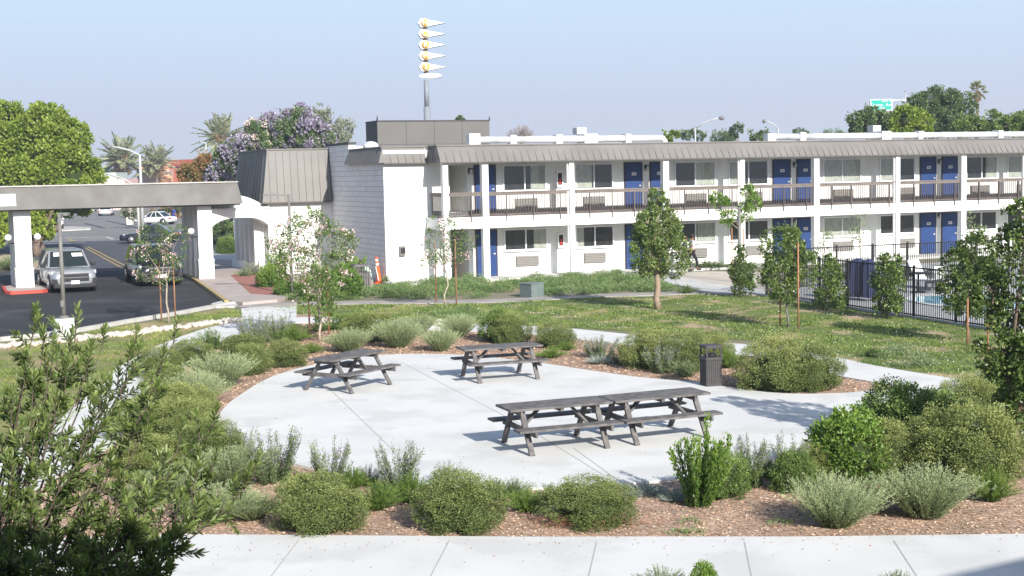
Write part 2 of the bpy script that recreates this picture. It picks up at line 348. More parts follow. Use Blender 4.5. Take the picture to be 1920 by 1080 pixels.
def lump_leaves(n, R3, nl, lr, per, zmin=-1., outward=.7, seed=1):
    """leaf positions on many small lumps spread over / through an ellipsoid; returns P, A, r"""
    rr = np.random.RandomState(seed); c = unit(rr.normal(size=(nl * 3, 3))); c = c[c[:, 2] > zmin][:nl]; k = len(c)
    rad = 1 - .45 * rr.rand(k) ** 2; C = c * rad[:, None] * np.array(R3); lrr = lr * (.6 + .8 * rr.rand(k)); tone = rr.rand(k)
    idx = np.repeat(np.arange(k), per); d = unit(rr.normal(size=(len(idx), 3)) + c[idx] * .7)
    P = C[idx] + d * (lrr[idx] * (.45 + .6 * rr.rand(len(idx))))[:, None]
    A = d * outward + rr.normal(size=d.shape) * .55 + np.array([0, 0, .25])
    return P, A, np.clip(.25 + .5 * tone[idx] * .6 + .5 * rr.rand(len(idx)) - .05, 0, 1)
def dome_proto(name, mat, seed, leaf=.035, per=150, nl=95, tint=None, w=.55):
    P, A, r = lump_leaves(0, (.54, .54, .66), nl, .15, per, -.45, seed=seed)
    P[:, 2] = P[:, 2] + .34; P[:, :2] *= (1 + .10 * np.clip(P[:, 2:3], 0, 1)); k = P[:, 2] > .015; P, A, r = P[k], A[k], r[k]
    rr = np.random.RandomState(seed + 900); n = 60; d0 = unit(rr.normal(size=(n, 3))); f_ = np.tile(np.linspace(0, 1, 16), n); d = np.repeat(d0, 16, 0) + rr.normal(size=(n * 16, 3)) * .03; nn_ = n; n = n * 16; d[:, 2] = np.abs(d[:, 2]); Q = d * [.54, .54, .64] * (1 + (.30 * f_ * np.repeat(rr.rand(nn_), 16)))[:, None] + [0, 0, .33]
    P = np.concatenate([P, Q]); A = np.concatenate([A, d + [0, 0, .8] + rr.normal(size=(n, 3)) * .25]); r = np.concatenate([r, .6 + .4 * rr.rand(n)])
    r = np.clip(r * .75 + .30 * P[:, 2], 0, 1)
    V = leafcloud(P, A, leaf * (.7 + .6 * rs.rand(len(P))), leaf * w, r)
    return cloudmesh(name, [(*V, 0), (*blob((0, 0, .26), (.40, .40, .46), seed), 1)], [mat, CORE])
def stems_proto(name, mat, seed, nst=170, spread=.95, leaf=.04, lw=.012, per=60, hgt=1., arch=.15, curve=.25, low=0., mats=None, hv=.33, tb=1., ajit=.5, flower=None, jit=.012, base=.10, core=True):
    rr = np.random.RandomState(seed); parts = []
    a = rr.rand(nst) * 2 * math.pi; tl = (rr.rand(nst) ** .6) * spread
    h = hgt * (1.05 - hv + hv * rr.rand(nst)) * np.cos(tl * .75)
    bx = np.cos(a) * base * rr.rand(nst); by = np.sin(a) * base * rr.rand(nst)
    t = (low + (1 - low) * rr.rand(nst * per) ** tb); i = np.repeat(np.arange(nst), per)
    rad = h[i] * np.tan(np.minimum(tl[i], 1.2)) * (t * (1 - curve) + curve * np.sqrt(t)) * .8
    z = h[i] * t * (1 - arch * t * tl[i]) + .01
    P = np.stack([bx[i] + np.cos(a[i]) * rad, by[i] + np.sin(a[i]) * rad, z], 1) + rr.normal(size=(len(t), 3)) * jit
    ax = np.stack([np.cos(a[i]) * np.sin(tl[i]), np.sin(a[i]) * np.sin(tl[i]), np.cos(tl[i])], 1)
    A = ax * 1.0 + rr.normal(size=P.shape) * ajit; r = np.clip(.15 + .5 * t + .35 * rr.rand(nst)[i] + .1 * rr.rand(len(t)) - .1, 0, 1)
    P[:, 2] = np.maximum(P[:, 2], .01)
    if flower is not None:
        f = (t > flower[0]) & (rr.rand(len(t)) < flower[2]) & (rr.rand(nst)[i] < flower[3]); g = ~f & ((t < .93) | (rr.rand(len(t)) < .3))
    else: f = np.zeros(len(t), bool); g = ~f
    V = leafcloud(P[g], A[g], leaf * (.7 + .6 * rr.rand(g.sum())), lw, r[g]); parts.append((*V, 0))
    # stems themselves
    ts = np.linspace(0, 1, 5)
    for q in range(0, nst, 2):
        rd = h[q] * math.tan(min(tl[q], 1.2)) * (ts * (1 - curve) + curve * np.sqrt(ts)) * .8; zz = h[q] * ts * (1 - arch * ts * tl[q]) + .01
        c = np.stack([bx[q] + np.cos(a[q]) * rd, by[q] + np.sin(a[q]) * rd, zz], 1); off = np.array([-math.sin(a[q]), math.cos(a[q]), 0]) * .004
        VV = np.concatenate([c - off, c + off]); FF = np.array([(j, j + 1, 5 + j + 1, 5 + j) for j in range(4)]); parts.append((VV, FF, np.full(10, .2), 0))
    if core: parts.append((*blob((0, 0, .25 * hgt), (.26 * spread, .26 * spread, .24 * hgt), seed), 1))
    me = cloudmesh(name, parts, [mat, CORE]); fm = None
    if f.any():
        V = leafcloud(P[f], A[f] + rr.normal(size=(f.sum(), 3)), .024, .02, rr.rand(f.sum())); fm = cloudmesh(name + '_flowers', [(*V, 0)], [L_PURP])
    return me, fm
def tuft_proto(name, mat, seed, n=500, R=.25, h=.3, w=.008):
    rr = np.random.RandomState(seed); a = rr.rand(n) * 2 * math.pi; t = rr.rand(n) ** .5
    P = np.stack([np.cos(a) * R * .35 * t, np.sin(a) * R * .35 * t, np.zeros(n)], 1); A = np.stack([np.cos(a) * t * R * 2.2, np.sin(a) * t * R * 2.2, np.full(n, h) * (1.1 - .4 * t)], 1)
    return cloudmesh(name, [(*leafcloud(P, A, h * (.8 + .5 * rr.rand(n)), w, rr.rand(n)), 0)], [mat])
# ================================================================== GROUND
g0 = MB(); g0.add([(-900, -60, 0), (900, -60, 0), (900, 2500, 0), (-900, 2500, 0)], [(0, 1, 2, 3)]); props(g0.build('ground', DRYG), kind='structure')
def B2(u, v): p = B(u, v, 0); return (p.x, p.y)
# street far behind on the left, hotel drive, nearer dark lot
slab('street', [(-150, 85), (-30, 75), (-8, 92), (-20, 330), (-95, 700), (-160, 700), (-70, 330), (-150, 200)], -.05, .006, STREET)
slab('drive', gp([(-40, 472), (62, 455), (300, 449), (470, 446), (500, 520), (345, 560), (-60, 560)]), -.05, .010, ASPH2)
lotedge = [(-60, 648), (0, 637), (60, 631), (145, 620), (250, 601), (330, 588), (425, 570)]
slab('parking_lot', gp(lotedge + [(385, 540), (343, 513), (235, 507), (90, 514), (-60, 522)]), -.05, .014, ASPH)
for a, b, w in [((158, 464), (231, 504), .12), ((165, 463), (243, 503), .12), ((183, 508), (245, 503), .14)]:
    strip('road_line', [G(*a), G(*b)], w, .0145, .019, YELP)
for a, b, w in [((62, 458), (160, 455), .25), ((200, 445), (212, 449), .25), ((120, 446), (350, 441), .3)]:
    strip('road_line', [G(*a), G(*b)], w, .0145, .019, WHP)
for a, b, w in [((128, 413), (205, 411), .5), ((160, 419), (195, 428), .5), ((200, 414), (260, 428), .4), ((128, 449), (138, 452), .4)]:
    strip('road_patch', [G(*a), G(*b)], w, .0145, .018, ASPH2 if a[1] < 440 else YELP)
# kerbs of the lot and of the far verge
strip('kerb', [G(u, v, 0) for u, v in [(-60, 651), (0, 640), (60, 634), (145, 623), (250, 604), (330, 591), (425, 573), (445, 571)]], .18, 0, .13, KERB)
strip('kerb', [G(u, v, 0) for u, v in [(425, 570), (385, 541), (346, 515)]], .16, 0, .145, YKERB)
slab('ramp', gp([(396, 572), (432, 562), (452, 568), (440, 577), (405, 578)]), 0, .06, CONC2)
slab('verge', gp([(-60, 518), (-60, 478), (30, 478), (52, 492), (86, 492), (88, 510)]), 0, .11, pm('tan verge soil', (.42, .34, .26), (.36, .28, .20), 1.5, .95))
strip('kerb', [G(u, v, 0) for u, v in [(-60, 521), (0, 517), (88, 511)]], .2, 0, .13, KERB)
slab('pavement', gp([(58, 466), (58, 452), (70, 452), (86, 466)]), 0, .12, CONC2)
slab('pavement', gp([(-60, 430), (60, 431), (95, 425), (170, 428), (170, 431), (60, 437), (-60, 440)]), 0, .12, KERB)
slab('verge', gp([(225, 407), (262, 414), (330, 414), (330, 398), (240, 396)]), 0, .12, DRYG)
# entrance walk: pinkish concrete with a red brick patch, running on as an old tan path
slab('entrance_walk', gp([(346, 514), (425, 569), (455, 574), (520, 568), (590, 545), (700, 540), (700, 528), (560, 512), (500, 512), (458, 492), (400, 490)]), -.05, .14, PINKC)
slab('brick_paving', gp([(432, 516), (470, 551), (505, 553), (548, 546), (590, 524), (540, 514), (470, 508)], .14), .10, .1445, BRICKP)
slab('entrance_walk', gp([(360, 505), (400, 490), (460, 492), (440, 478), (380, 474), (345, 490)]), -.05, .135, CONC2)
pathN = [(452, 576), (520, 570), (600, 568), (700, 567), (800, 566), (900, 565), (1000, 561), (1100, 555), (1200, 552), (1320, 548)]
strip('tan_path', [G(u, v, .02) for u, v in pathN], 1.15, -.05, .03, GREYC)
slab('side_walk', gp([(1170, 513), (1235, 515), (1330, 510), (1500, 514), (1545, 520), (1540, 552), (1440, 556), (1330, 551), (1280, 538), (1235, 528)]), -.05, .04, pm('sandy concrete', (.50, .45, .385), (.44, .40, .35), .8, .9, .1, 40))
slab('side_walk', gp([(1185, 519), (1260, 519), (1380, 541), (1440, 545), (1440, 555), (1330, 550), (1280, 538), (1215, 526)]), -.02, .045, CONC2)
slab('base_walk', [B2(-.2, 1.9), B2(-.2, 0), B2(52, 0), B2(52, 1.9)], -.05, .10, CONC2)
slab('pool_deck', gp([(1440, 552), (1500, 520), (1545, 505), (2040, 480), (2040, 640), (1900, 618), (1713, 593), (1590, 575)]), -.05, .05, pm('pool deck concrete', (.40, .41, .42), (.36, .365, .375), .8, .9, .1, 50))
slab('pool_coping', gp([(1690, 563), (1715, 553), (1790, 550), (1900, 552), (1950, 575), (1850, 588), (1740, 573)], .05), .02, .09, CONC)
slab('water', gp([(1703, 563), (1722, 556), (1792, 553), (1890, 556), (1930, 574), (1850, 583), (1748, 569)], .09), .06, .0935, POOLW)
# planted ground
slab('planting_bed', [B2(-4.5, 5.2), B2(-4.5, .1), B2(-1, .1), B2(-.2, 1.95), B2(11.5, 1.95), B2(14, 4.6), B2(12, 7.5), B2(4, 7), B2(0, 6.6)], -.05, .01, pm('reddish bed soil', (.36, .24, .17), (.28, .19, .14), 1.8, .95, .4, 30))
lawnR = [(455, 584), (540, 576), (700, 572), (900, 570), (1100, 560), (1200, 557), (1330, 553), (1440, 557), (1590, 580), (1713, 598), (1830, 616), (1960, 640), (2060, 760), (1960, 745), (1780, 714), (1590, 680), (1440, 642), (1190, 622), (1080, 615), (890, 605), (640, 600), (560, 590)]
slab('lawn', gp(lawnR), -.05, .015, LAWN)
lawnL = [(-80, 655), (0, 645), (145, 628), (250, 609), (330, 596), (425, 578), (452, 585), (455, 598), (345, 628), (285, 652), (215, 705), (165, 765), (105, 815), (0, 860), (-80, 890)]
slab('lawn', gp(lawnL), -.05, .015, LAWNY)
slab('mulch_bed', gp([(-200, 1200), (-200, 700), (60, 740), (200, 660), (300, 632), (440, 600), (560, 588), (900, 610), (1400, 645), (1800, 720), (2300, 850), (2600, 1200)]), -.05, .008, MULCH)
E0 = gp([(560, 694), (620, 680), (690, 671), (770, 667), (870, 669), (1000, 682), (1100, 697), (1200, 711), (1310, 721), (1400, 735), (1480, 742), (1580, 741), (1660, 735), (1800, 742), (1980, 770), (1960, 830), (1780, 830), (1560, 858), (1420, 884), (1250, 905), (1100, 917), (960, 920), (800, 912), (640, 893), (500, 860), (425, 822), (408, 793), (425, 764), (460, 738), (505, 712)])
slab('plaza', smooth(E0, 4), -.05, .05, CONC)
for a, b in [((598, 710), (735, 842)), ((735, 842), (790, 912)), ((752, 679), (985, 800)), ((985, 800), (1130, 890)), ((800, 690), (860, 700)), ((1075, 840), (1165, 905))]:
    strip('plaza_joint', [G(*a, .05), G(*b, .05)], .018, .0505, .0535, JOINT)
ring = [(-60, 930), (60, 868), (165, 812), (215, 760), (262, 706), (330, 660), (390, 632), (450, 612), (520, 602), (600, 600), (700, 606), (790, 611), (900, 615), (1000, 619), (1080, 626), (1190, 638), (1300, 648), (1400, 656), (1480, 668), (1580, 690), (1680, 708), (1780, 724), (1950, 752), (2150, 800)]
rp = [G(u, v, .03) for u, v in ring]; rq = [Vector(p[:2]) for p in rp]
def openspline(q, k=5):
    o = []
    for i in range(len(q) - 1):
        p0, p1, p2, p3 = q[max(i - 1, 0)], q[i], q[i + 1], q[min(i + 2, len(q) - 1)]
        for s_ in range(k):
            t = s_ / k; o.append(.5 * ((2 * p1) + (-p0 + p2) * t + (2 * p0 - 5 * p1 + 4 * p2 - p3) * t * t + (-p0 + 3 * p1 - 3 * p2 + p3) * t ** 3))
    return o + [q[-1]]
strip('ring_path', openspline(rq), 1.75, -.05, .04, CONC)
slab('ring_path_spur', gp([(452, 580), (556, 575), (556, 606), (455, 606)]), -.03, .034, CONC)
slab('sidewalk', gp([(-300, 1030), (330, 1008), (960, 1013), (1500, 1013), (2300, 1003), (2600, 1400), (-600, 1400)]), -.05, .05, CONC)
for a, b in [((843, 1013), (805, 1085)), ((1119, 1016), (1103, 1085)), ((1396, 1016), (1410, 1085)), ((1676, 1014), (1722, 1085)), ((560, 1013), (505, 1085)), ((1955, 1010), (2020, 1085))]:
    a = G(*a, .05); b = G(*b, .05); strip('sidewalk_joint', [a, b], .016, .0505, .0535, JOINT)

# ================================================================== MOTEL
motel = empty('motel_building', O, 'long two storey white motel with blue doors, balcony railing and ribbed grey roof edge', 'building', rz=YAW)
# local axes: x along, y into the building (-v), z up
ZF = 2.88; ZE = 5.32; ZT = 6.02; WV = 1.6; LEN = 52.
cols = [2.26, 4.13, 8.35, 13.2, 17.36, 21.58, 26.47, 30.62, 34.79, 39.7, 43.9, 48.1]
ua, ub = hit(843, 340)[0], hit(876, 340)[0]
w = MB(); w.box(.0, ua, 0.02, 12, 0, 5.9); w.box(ub, LEN, 0, 12, 0, 5.9); w.box(ua, ub, 0, 12, 2.30, 3.05); w.box(ua, ub, 0, 12, 5.2, 5.9)
w.build('wall', WHITE, motel)
MB().add([(ua, 3.5, 0), (ub, 3.5, 0), (ub, 3.5, 5.9), (ua, 3.5, 5.9)], [(0, 1, 2, 3)]).build('corridor_back', DKIN, motel)
sw = MB(); sw.box(-.006, .0, .0, 14.6, 0, 5.38); sw.build('block_wall', BRICKW, motel)
MB().box(0, 4.6, 12.001, 14.6, 0, 5.6).build('wall', WHITE, motel)
# taller parapet of the block wall near its far end
zt = 6.30
MB().box(-.012, .35, 5.42, 9.5, 5.3, zt).build('parapet', BRICKW, motel); MB().box(-.03, .37, 5.38, 9.55, zt, zt + .12).build('parapet_cap', PANELE, motel)
# roof
MB().box(.2, LEN, .3, 11.8, 5.9, 5.98).build('roof', ROOFT, motel)
def mansard(mb, x0, x1, ye, yt, ze, zt_, seam=.357, wall=None):
    """sloped roof band facing -y with standing seams"""
    mb.hexa([(x0, ye, ze), (x1, ye, ze), (x1, yt + .25, ze), (x0, yt + .25, ze), (x0, yt, zt_), (x1, yt, zt_), (x1, yt + .25, zt_), (x0, yt + .25, zt_)], 0)
    n = int((x1 - x0) / seam)
    for i in range(1, n + 1):
        x = x0 + i * seam - .05
        mb.bar((x, ye - .012, ze + .01), (x, yt - .012, zt_ - .06), .022, .03, mi=1)
    mb.box(x0 - .03, x1 + .03, ye - .03, ye + .04, ze - .05, ze, 1)
    mb.box(x0 - .03, x1 + .03, yt - .05, yt + .28, zt_, zt_ + .06, 0)
def mansard_side(mb, y0, y1, xe, xt, ze, zt_, seam=.30, y0t=None, y1t=None):
    y0t = y0 if y0t is None else y0t; y1t = y1 if y1t is None else y1t
    mb.hexa([(xe, y0, ze), (xt + .2, y0, ze), (xt + .2, y1, ze), (xe, y1, ze), (xt, y0t, zt_), (xt + .2, y0t, zt_), (xt + .2, y1t, zt_), (xt, y1t, zt_)], 0)
    n = int((y1 - y0) / seam)
    for i in range(1, n):
        f = i / n; mb.bar((xe - .01, y0 + (y1 - y0) * f, ze), (xt - .01, y0t + (y1t - y0t) * f, zt_), .02, .025, mi=1)
    mb.box(xt - .03, xt + .2, y0t - .02, y1t, zt_, zt_ + .06, 0)
f = MB(); mansard(f, 2.0, LEN, -WV - .32, -WV + .15, ZE, ZT); mansard_side(f, -WV - .318, .1, 1.97, 2.13, ZE, ZT, y0t=-WV + .152)
f.build('roof_fascia', [SEAM, SEAMD], motel)
f = MB(); mansard(f, -.02, 1.965, -.22, .18, ZE + .02, ZT); mansard_side(f, -.218, 5.4, -.28, .02, ZE + .03, ZT, .34, y0t=.182)
f.build('roof_fascia', [SEAM, SEAMD], motel)
# balcony slab, soffit
s = MB(); s.box(1.95, LEN, -WV - .12, .0, 2.38, ZF); s.box(1.95, LEN, -WV - .155, -WV - .12, 2.38, 2.62)
s.build('balcony_slab', WTRIM, motel)
MB().box(1.96, LEN, -WV - .1, -.01, ZF, ZF + .02).build('balcony_floor', GREYBAND, motel)
MB().box(2.4, LEN, -WV - .2, .02, ZE - .02, ZE + .05).build('soffit', WTRIM, motel)
MB().box(ub + .01, LEN, -.025, .0, ZF + .02, ZF + .24).build('skirting', GREYBAND, motel)
for i, c in enumerate(cols):
    wc = .30 if i in (1, 3, 5, 7, 9) else .24
    m = MB(); m.box(c - wc / 2, c + wc / 2, -WV - .17, -WV + .13, .08, ZE - .02)
    if wc < .3 and i: m.tube([(c - wc / 2 - .05, -WV - .05, .1), (c - wc / 2 - .05, -WV - .05, ZE - .05)], .04, 6)
    m.build('column', WTRIM, motel, bevel=.012)
def railing(x0, x1, post=True):
    m = MB(); y = -WV - .02; L = x1 - x0
    m.box(x0, x1, y - .07, y + .07, ZF + 1.04, ZF + 1.10, 1); m.box(x0, x1, y - .045, y - .02, ZF + .93, ZF + 1.035, 1)
    m.box(x0, x1, y - .02, y + .02, ZF + .08, ZF + .12)
    n = max(2, int(L / .128)); 
    for i in range(n + 1):
        x = x0 + L * i / n; m.box(x - .011, x + .011, y - .015, y + .015, ZF + .03, ZF + .95)
    k = max(1, int(round(L / 1.15)))
    for i in range(1, k + 1):
        x = x0 + L * (i - .35) / k; m.box(x - .02, x + .02, y - .16, y - .10, ZF - .22, ZF + .95)
    m.build('railing', [RAILM, RAILBD], motel)
for a, b in zip(cols[:-1], cols[1:]): railing(a + .14, b - .14)
m = MB(); yy = np.linspace(-WV + .1, -.05, 12)
for y in yy: m.box(2.19, 2.22, y - .011, y + .011, ZF + .03, ZF + .95)
m.box(2.14, 2.26, -WV + .13, -.02, ZF + .93, ZF + 1.1, 1); m.build('railing', [RAILM, RAILBD], motel)
# ---- openings: taken from the wall positions seen in the photograph
def U(px, py=335): return hit(px, py)[0]
def window(x0, x1, z0, z1, kinds):
    """kinds: list of (share, 'd' dark / 'c' curtain)"""
    fr = MB(); t = .05
    fr.box(x0, x1, -.09, 0, z0, z0 + t); fr.box(x0, x1, -.09, 0, z1 - t, z1); fr.box(x0, x0 + t, -.09, 0, z0 + t, z1 - t); fr.box(x1 - t, x1, -.09, 0, z0 + t, z1 - t)
    xm = (x0 + x1) / 2; fr.box(xm - t / 2, xm + t / 2, -.086, 0, z0 + t, z1 - t); fr.box(x0 - .03, x1 + .03, -.12, 0, z0 - .05, z0)
    wn = fr.build('window', MUNT, motel)
    MB().box(x0 + t, x1 - t, -.012, -.004, z0 + t, z1 - t).build('interior', DKIN, wn)
    x = x0 + t; W_ = x1 - x0 - 2 * t
    for sh, k in kinds:
        if k == 'c':
            cu = MB(); n = max(6, int(sh * W_ / .05)); a = x; b = x + sh * W_
            vs = []; 
            for i in range(n + 1):
                xx = a + (b - a) * i / n; yy_ = -.038 + .018 * math.sin(i * 1.9 + x) ; vs += [(xx, yy_, z0 + t + .02), (xx, yy_, z1 - t)]
            cu.add(vs, [(2 * i, 2 * i + 2, 2 * i + 3, 2 * i + 1) for i in range(n)]); cu.build('curtain', CURT, wn)
        x += sh * W_
    g = MB(); g.box(x0 + t, xm - t / 2, -.070, -.066, z0 + t, z1 - t); g.box(xm + t / 2, x1 - t, -.078, -.074, z0 + t, z1 - t); g.build('pane', GLASS, wn)
def door(x0, x1, z0, h=2.08, plate=True):
    fr = MB(); fr.box(x0 - .07, x1 + .07, -.035, 0, z0 + .0, z0 + h + .07); d = fr.build('door', DKFR, motel)
    m = MB(); m.box(x0, x1, -.055, -.036, z0 + .03, z0 + h); pw = (x1 - x0)
    m.box(x0 + .15 * pw, x1 - .15 * pw, -.062, -.0555, z0 + 1.15, z0 + h - .18); m.box(x0 + .15 * pw, x1 - .15 * pw, -.062, -.0555, z0 + .2, z0 + .95)
    m.build('door_leaf', BLUE, d, bevel=.006)
    hd = MB(); hd.box(x1 - .16, x1 - .06, -.11, -.055, z0 + 1.0, z0 + 1.06); hd.build('handle', STEELG, d)
    if plate:
        p = MB(); cx = (x0 + x1) / 2 + .02; p.box(cx - .12, cx + .12, -.075, -.063, z0 + 1.52, z0 + 1.66); 
        for k in range(3): p.box(cx - .075 + k * .055, cx - .04 + k * .055, -.079, -.0755, z0 + 1.56, z0 + 1.62, 1)
        p.build('number_plate', [PLATE, BLACK], d)
def ac(x0, x1, z0, z1, up):
    m = MB(); m.box(x0, x1, -.10, 0, z0, z1)
    n = 6
    for i in range(n):
        z = z0 + (z1 - z0) * (i + .5) / n; m.box(x0 + .03, x1 - .03, -.125, -.1005, z - .012, z + .012, 1 if not up or i > 1 else 0)
    if up:
        for k in range(7):
            x = x0 + .08 + (x1 - x0 - .16) * k / 6; m.box(x - .035, x + .035, -.128, -.1255, z0 + .05, z0 + .13, 2)
    m.build('air_conditioner', [ACM, pm('ac louvre', (.29, .275, .26), None, rough=.6) if 'ac louvre' not in MC else MC['ac louvre'], BLACK], motel)
def cabinet(x0, x1, z0, z1):
    m = MB(); m.box(x0, x1, -.12, 0, z0, z1); c = m.build('extinguisher_cabinet', MUNT, motel)
    MB().box(x0 + .06, x1 - .06, -.126, -.1205, z0 + .12, z1 - .08).build('cabinet_window', DKIN, c)
    e = MB(); xm = (x0 + x1) / 2; e.box(xm - .05, xm + .05, -.136, -.1265, z0 + .16, z0 + .42); e.build('extinguisher', pm('extinguisher red', (.45, .04, .03), None, rough=.4) if 'extinguisher red' not in MC else MC['extinguisher red'], c)
def walllamp(x, z):
    m = MB(); m.box(x - .09, x + .09, -.22, -.04, z + .14, z + .18); m.box(x - .05, x + .05, -.06, 0, z, z + .16, 0)
    for sx in (-1, 1):
        for sy in (0, 1): m.box(x + sx * .085 - .01, x + sx * .085 + .01, -.215 + sy * .16, -.195 + sy * .16, z - .1, z + .14)
    l = m.build('wall_lamp', BLACK, motel); MB().tube([(x, -.13, z - .09), (x, -.13, z + .13)], .055, 8).build('lamp_glass', PLATE, l)
wz = [(1.13 + .10, 2.22), (ZF + 1.08, 5.16)]
WIN = [(942, 1023, [[(.5, 'd'), (.2, 'd'), (.3, 'c')], [(.5, 'd'), (.15, 'd'), (.35, 'c')]]),
       (1077, 1148, [[(.2, 'c'), (.3, 'd'), (.5, 'd')], [(.45, 'c'), (.55, 'd')]]),
       (1264, 1340, [[(.55, 'd'), (.45, 'c')], [(.52, 'd'), (.48, 'c')]]),
       (1365, 1439, [[(.3, 'd'), (.7, 'd')], [(.3, 'c'), (.7, 'd')]]),
       (1542, 1613, [[(.5, 'c'), (.5, 'c')], [(.5, 'c'), (.5, 'c')]]),
       (1648, 1714, [[(.42, 'd'), (.58, 'd')], [(.45, 'c'), (.55, 'd')]]),
       (1810, 1868, [[(.5, 'd'), (.5, 'd')], [(.5, 'd'), (.15, 'd'), (.35, 'c')]]),
       (1887, 1950, [[(.5, 'd'), (.5, 'c')], [(.5, 'c'), (.5, 'd')]])]
for a, b, kd in WIN:
    for fl in (0, 1): window(U(a), U(b), *wz[fl], kd[fl])
DOORS = [(890, 927), (1171, 1202), (1219, 1245), (1449, 1480), (1494, 1518), (1725, 1753), (1766, 1793)]
for a, b in DOORS:
    for fl in (0, 1):
        x0, x1 = U(a), U(b); x1 = x0 + .88 if x1 - x0 < .80 else x1
        door(x0 + .03, x1, .10 if fl == 0 else ZF + .16, plate=a > 1000)
ck = MB(); x0 = U(874) - .75
for a, b, z0, z1, v in []: pass
for a, b in [(964, 1006), (1092, 1132), (1284, 1323), (1393, 1421), (1562, 1598), (1683, 1701), (1820, 1853), (1906, 1940)]:
    ac(U(a), max(U(b), U(a) + 1.05), .50, .96, False); ac(U(a), max(U(b), U(a) + 1.05), ZF + .28, ZF + .74, True)
for fl in (0, 1): cabinet(U(1042), U(1054), .1 + 1.15 if not fl else ZF + 1.2, .1 + 1.85 if not fl else ZF + 1.95)
for px in (881, 1211, 1489, 1760): walllamp(U(px), ZE - .45)
for px in (1489, 1760): walllamp(U(px), 2.05)
# vent and small signs on the white end wall
vx, vz = hit(754, 470); m = MB(); m.box(vx - .14, vx + .12, -.12, 0, vz - .22, vz + .2); m.box(vx - .1, vx + .1, -.135, -.1205, vz - .12, vz + .12, 1); m.build('meter_box', [ACM, DKIN], motel)
vx, vz = hit(739, 466); MB().box(vx - .13, vx + .13, -.012, 0, vz - .18, vz + .12).build('faded_notice', pm('faded notice', (.62, .66, .56), None), motel)
# ---- roof ducts: things fixed on the roof
def duct_run(xs, xe, y, z, r, boxes, label, elbow=True):
    t = empty('roof_duct', B(xs, -y, 5.98), label, 'duct', 'white ducts lying along the flat roof', YAW); L = xe - xs
    m = MB(); m.tube([(.2, 0, z), (L - .25, 0, z)], r, 14)
    if elbow: m.tube([(L - .3, 0, z), (L - .1, 0, z - .02), (L, 0, z - .15), (L, 0, 0)], r * .95, 14)
    m.build('duct_pipe', DUCT, t)
    for i, (bx, w_, h_) in enumerate(boxes): MB().box(bx - w_ / 2, bx + w_ / 2, -r - .05, r + .05, 0, h_).build('duct_box', DUCT, t, bevel=.01)
    q = .9
    while q < L - .5: MB().tube([(q - .02, 0, z), (q + .02, 0, z)], r + .018, 14).build('duct_ring', DUCT, t); q += 1.5
def RU(px, y=2.): return hit(px, 262, -y)[0]
duct_run(RU(880), RU(1246), 2., .38, .165, [(.2, .55, .68), (RU(960) - RU(880), .32, .6), (RU(1046) - RU(880), .35, .6), (RU(1105) - RU(880), .7, .62), (RU(1175) - RU(880), .3, .6)], 'white round roof duct beside the dark rooftop screen, with a square box end')
duct_run(RU(1434), RU(1925), 2., .38, .165, [(.3, .5, .55), (RU(1502) - RU(1434), .35, .6), (RU(1658) - RU(1434), .6, .62), (RU(1722) - RU(1434), .3, .6), (RU(1872) - RU(1434), .35, .6)], 'longer white round roof duct above the right half of the motel', False)
for px, lb in ((1102, 'small white vent box rising over the left roof duct'), (1659, 'small white vent box rising over the right roof duct')):
    t = empty('roof_vent', B(RU(px), -2.9, 5.98), lb, 'vent', 'white vent boxes on the motel roof', YAW)
    MB().box(-.12, .12, -.12, .12, 0, .62).build('vent_neck', DUCT, t); MB().box(-.26, .26, -.25, .25, .62, .95).build('vent_cap', DUCT, t, bevel=.01)
t = empty('roof_turbine', B(hit(695, 272, -7)[0], -7, 5.9), 'white dome shaped roof vent at the left end of the dark rooftop screen', 'vent', rz=YAW)
m = MB(); m.tube([(0, 0, 0), (0, 0, .3)], .25, 12); m.sphere((0, 0, .35), .4, sc3=(1, 1, .6)); m.build('vent_dome', DUCT, t)
m = MB(); m.box(-1.1, -.5, -.3, .3, 0, .35); m.build('vent_base', DUCT, t)
# ---- rooftop screen box
xs0 = hit(708, 250, -9)[0]; xs1 = hit(918, 250, -9)[0]; ztop = hit(720, 227.5, -9)[1]
t = empty('rooftop_screen', B(xs0, -9, 5.9), 'dark grey panelled screen box standing on the motel roof', 'rooftop screen', rz=YAW); L = xs1 - xs0; H = ztop - 5.9
MB().box(0, L, 0, 2.0, 0, H).build('screen_panel', PANEL, t)
m = MB()
for i in range(1, 4): m.box(L * i / 4 - .012, L * i / 4 + .012, -.008, 0, 0, H)
m.box(0, L, -.008, 0, H * .28 - .012, H * .28 + .012); m.box(-.03, L + .03, -.04, 2.03, H, H + .05); m.build('screen_seam', PANELE, t)
MB().box(-.012, 0, 0, 2.0, 0, H).build('screen_side', PANELE, t)
m = MB(); m.tube([(0, 0, H + .05), (0, 0, H + .3)], [.05, .015], 6); m.tube([(L, 0, H + .05), (L, 0, H + .25)], [.05, .015], 6); m.build('spike', PANELE, t)

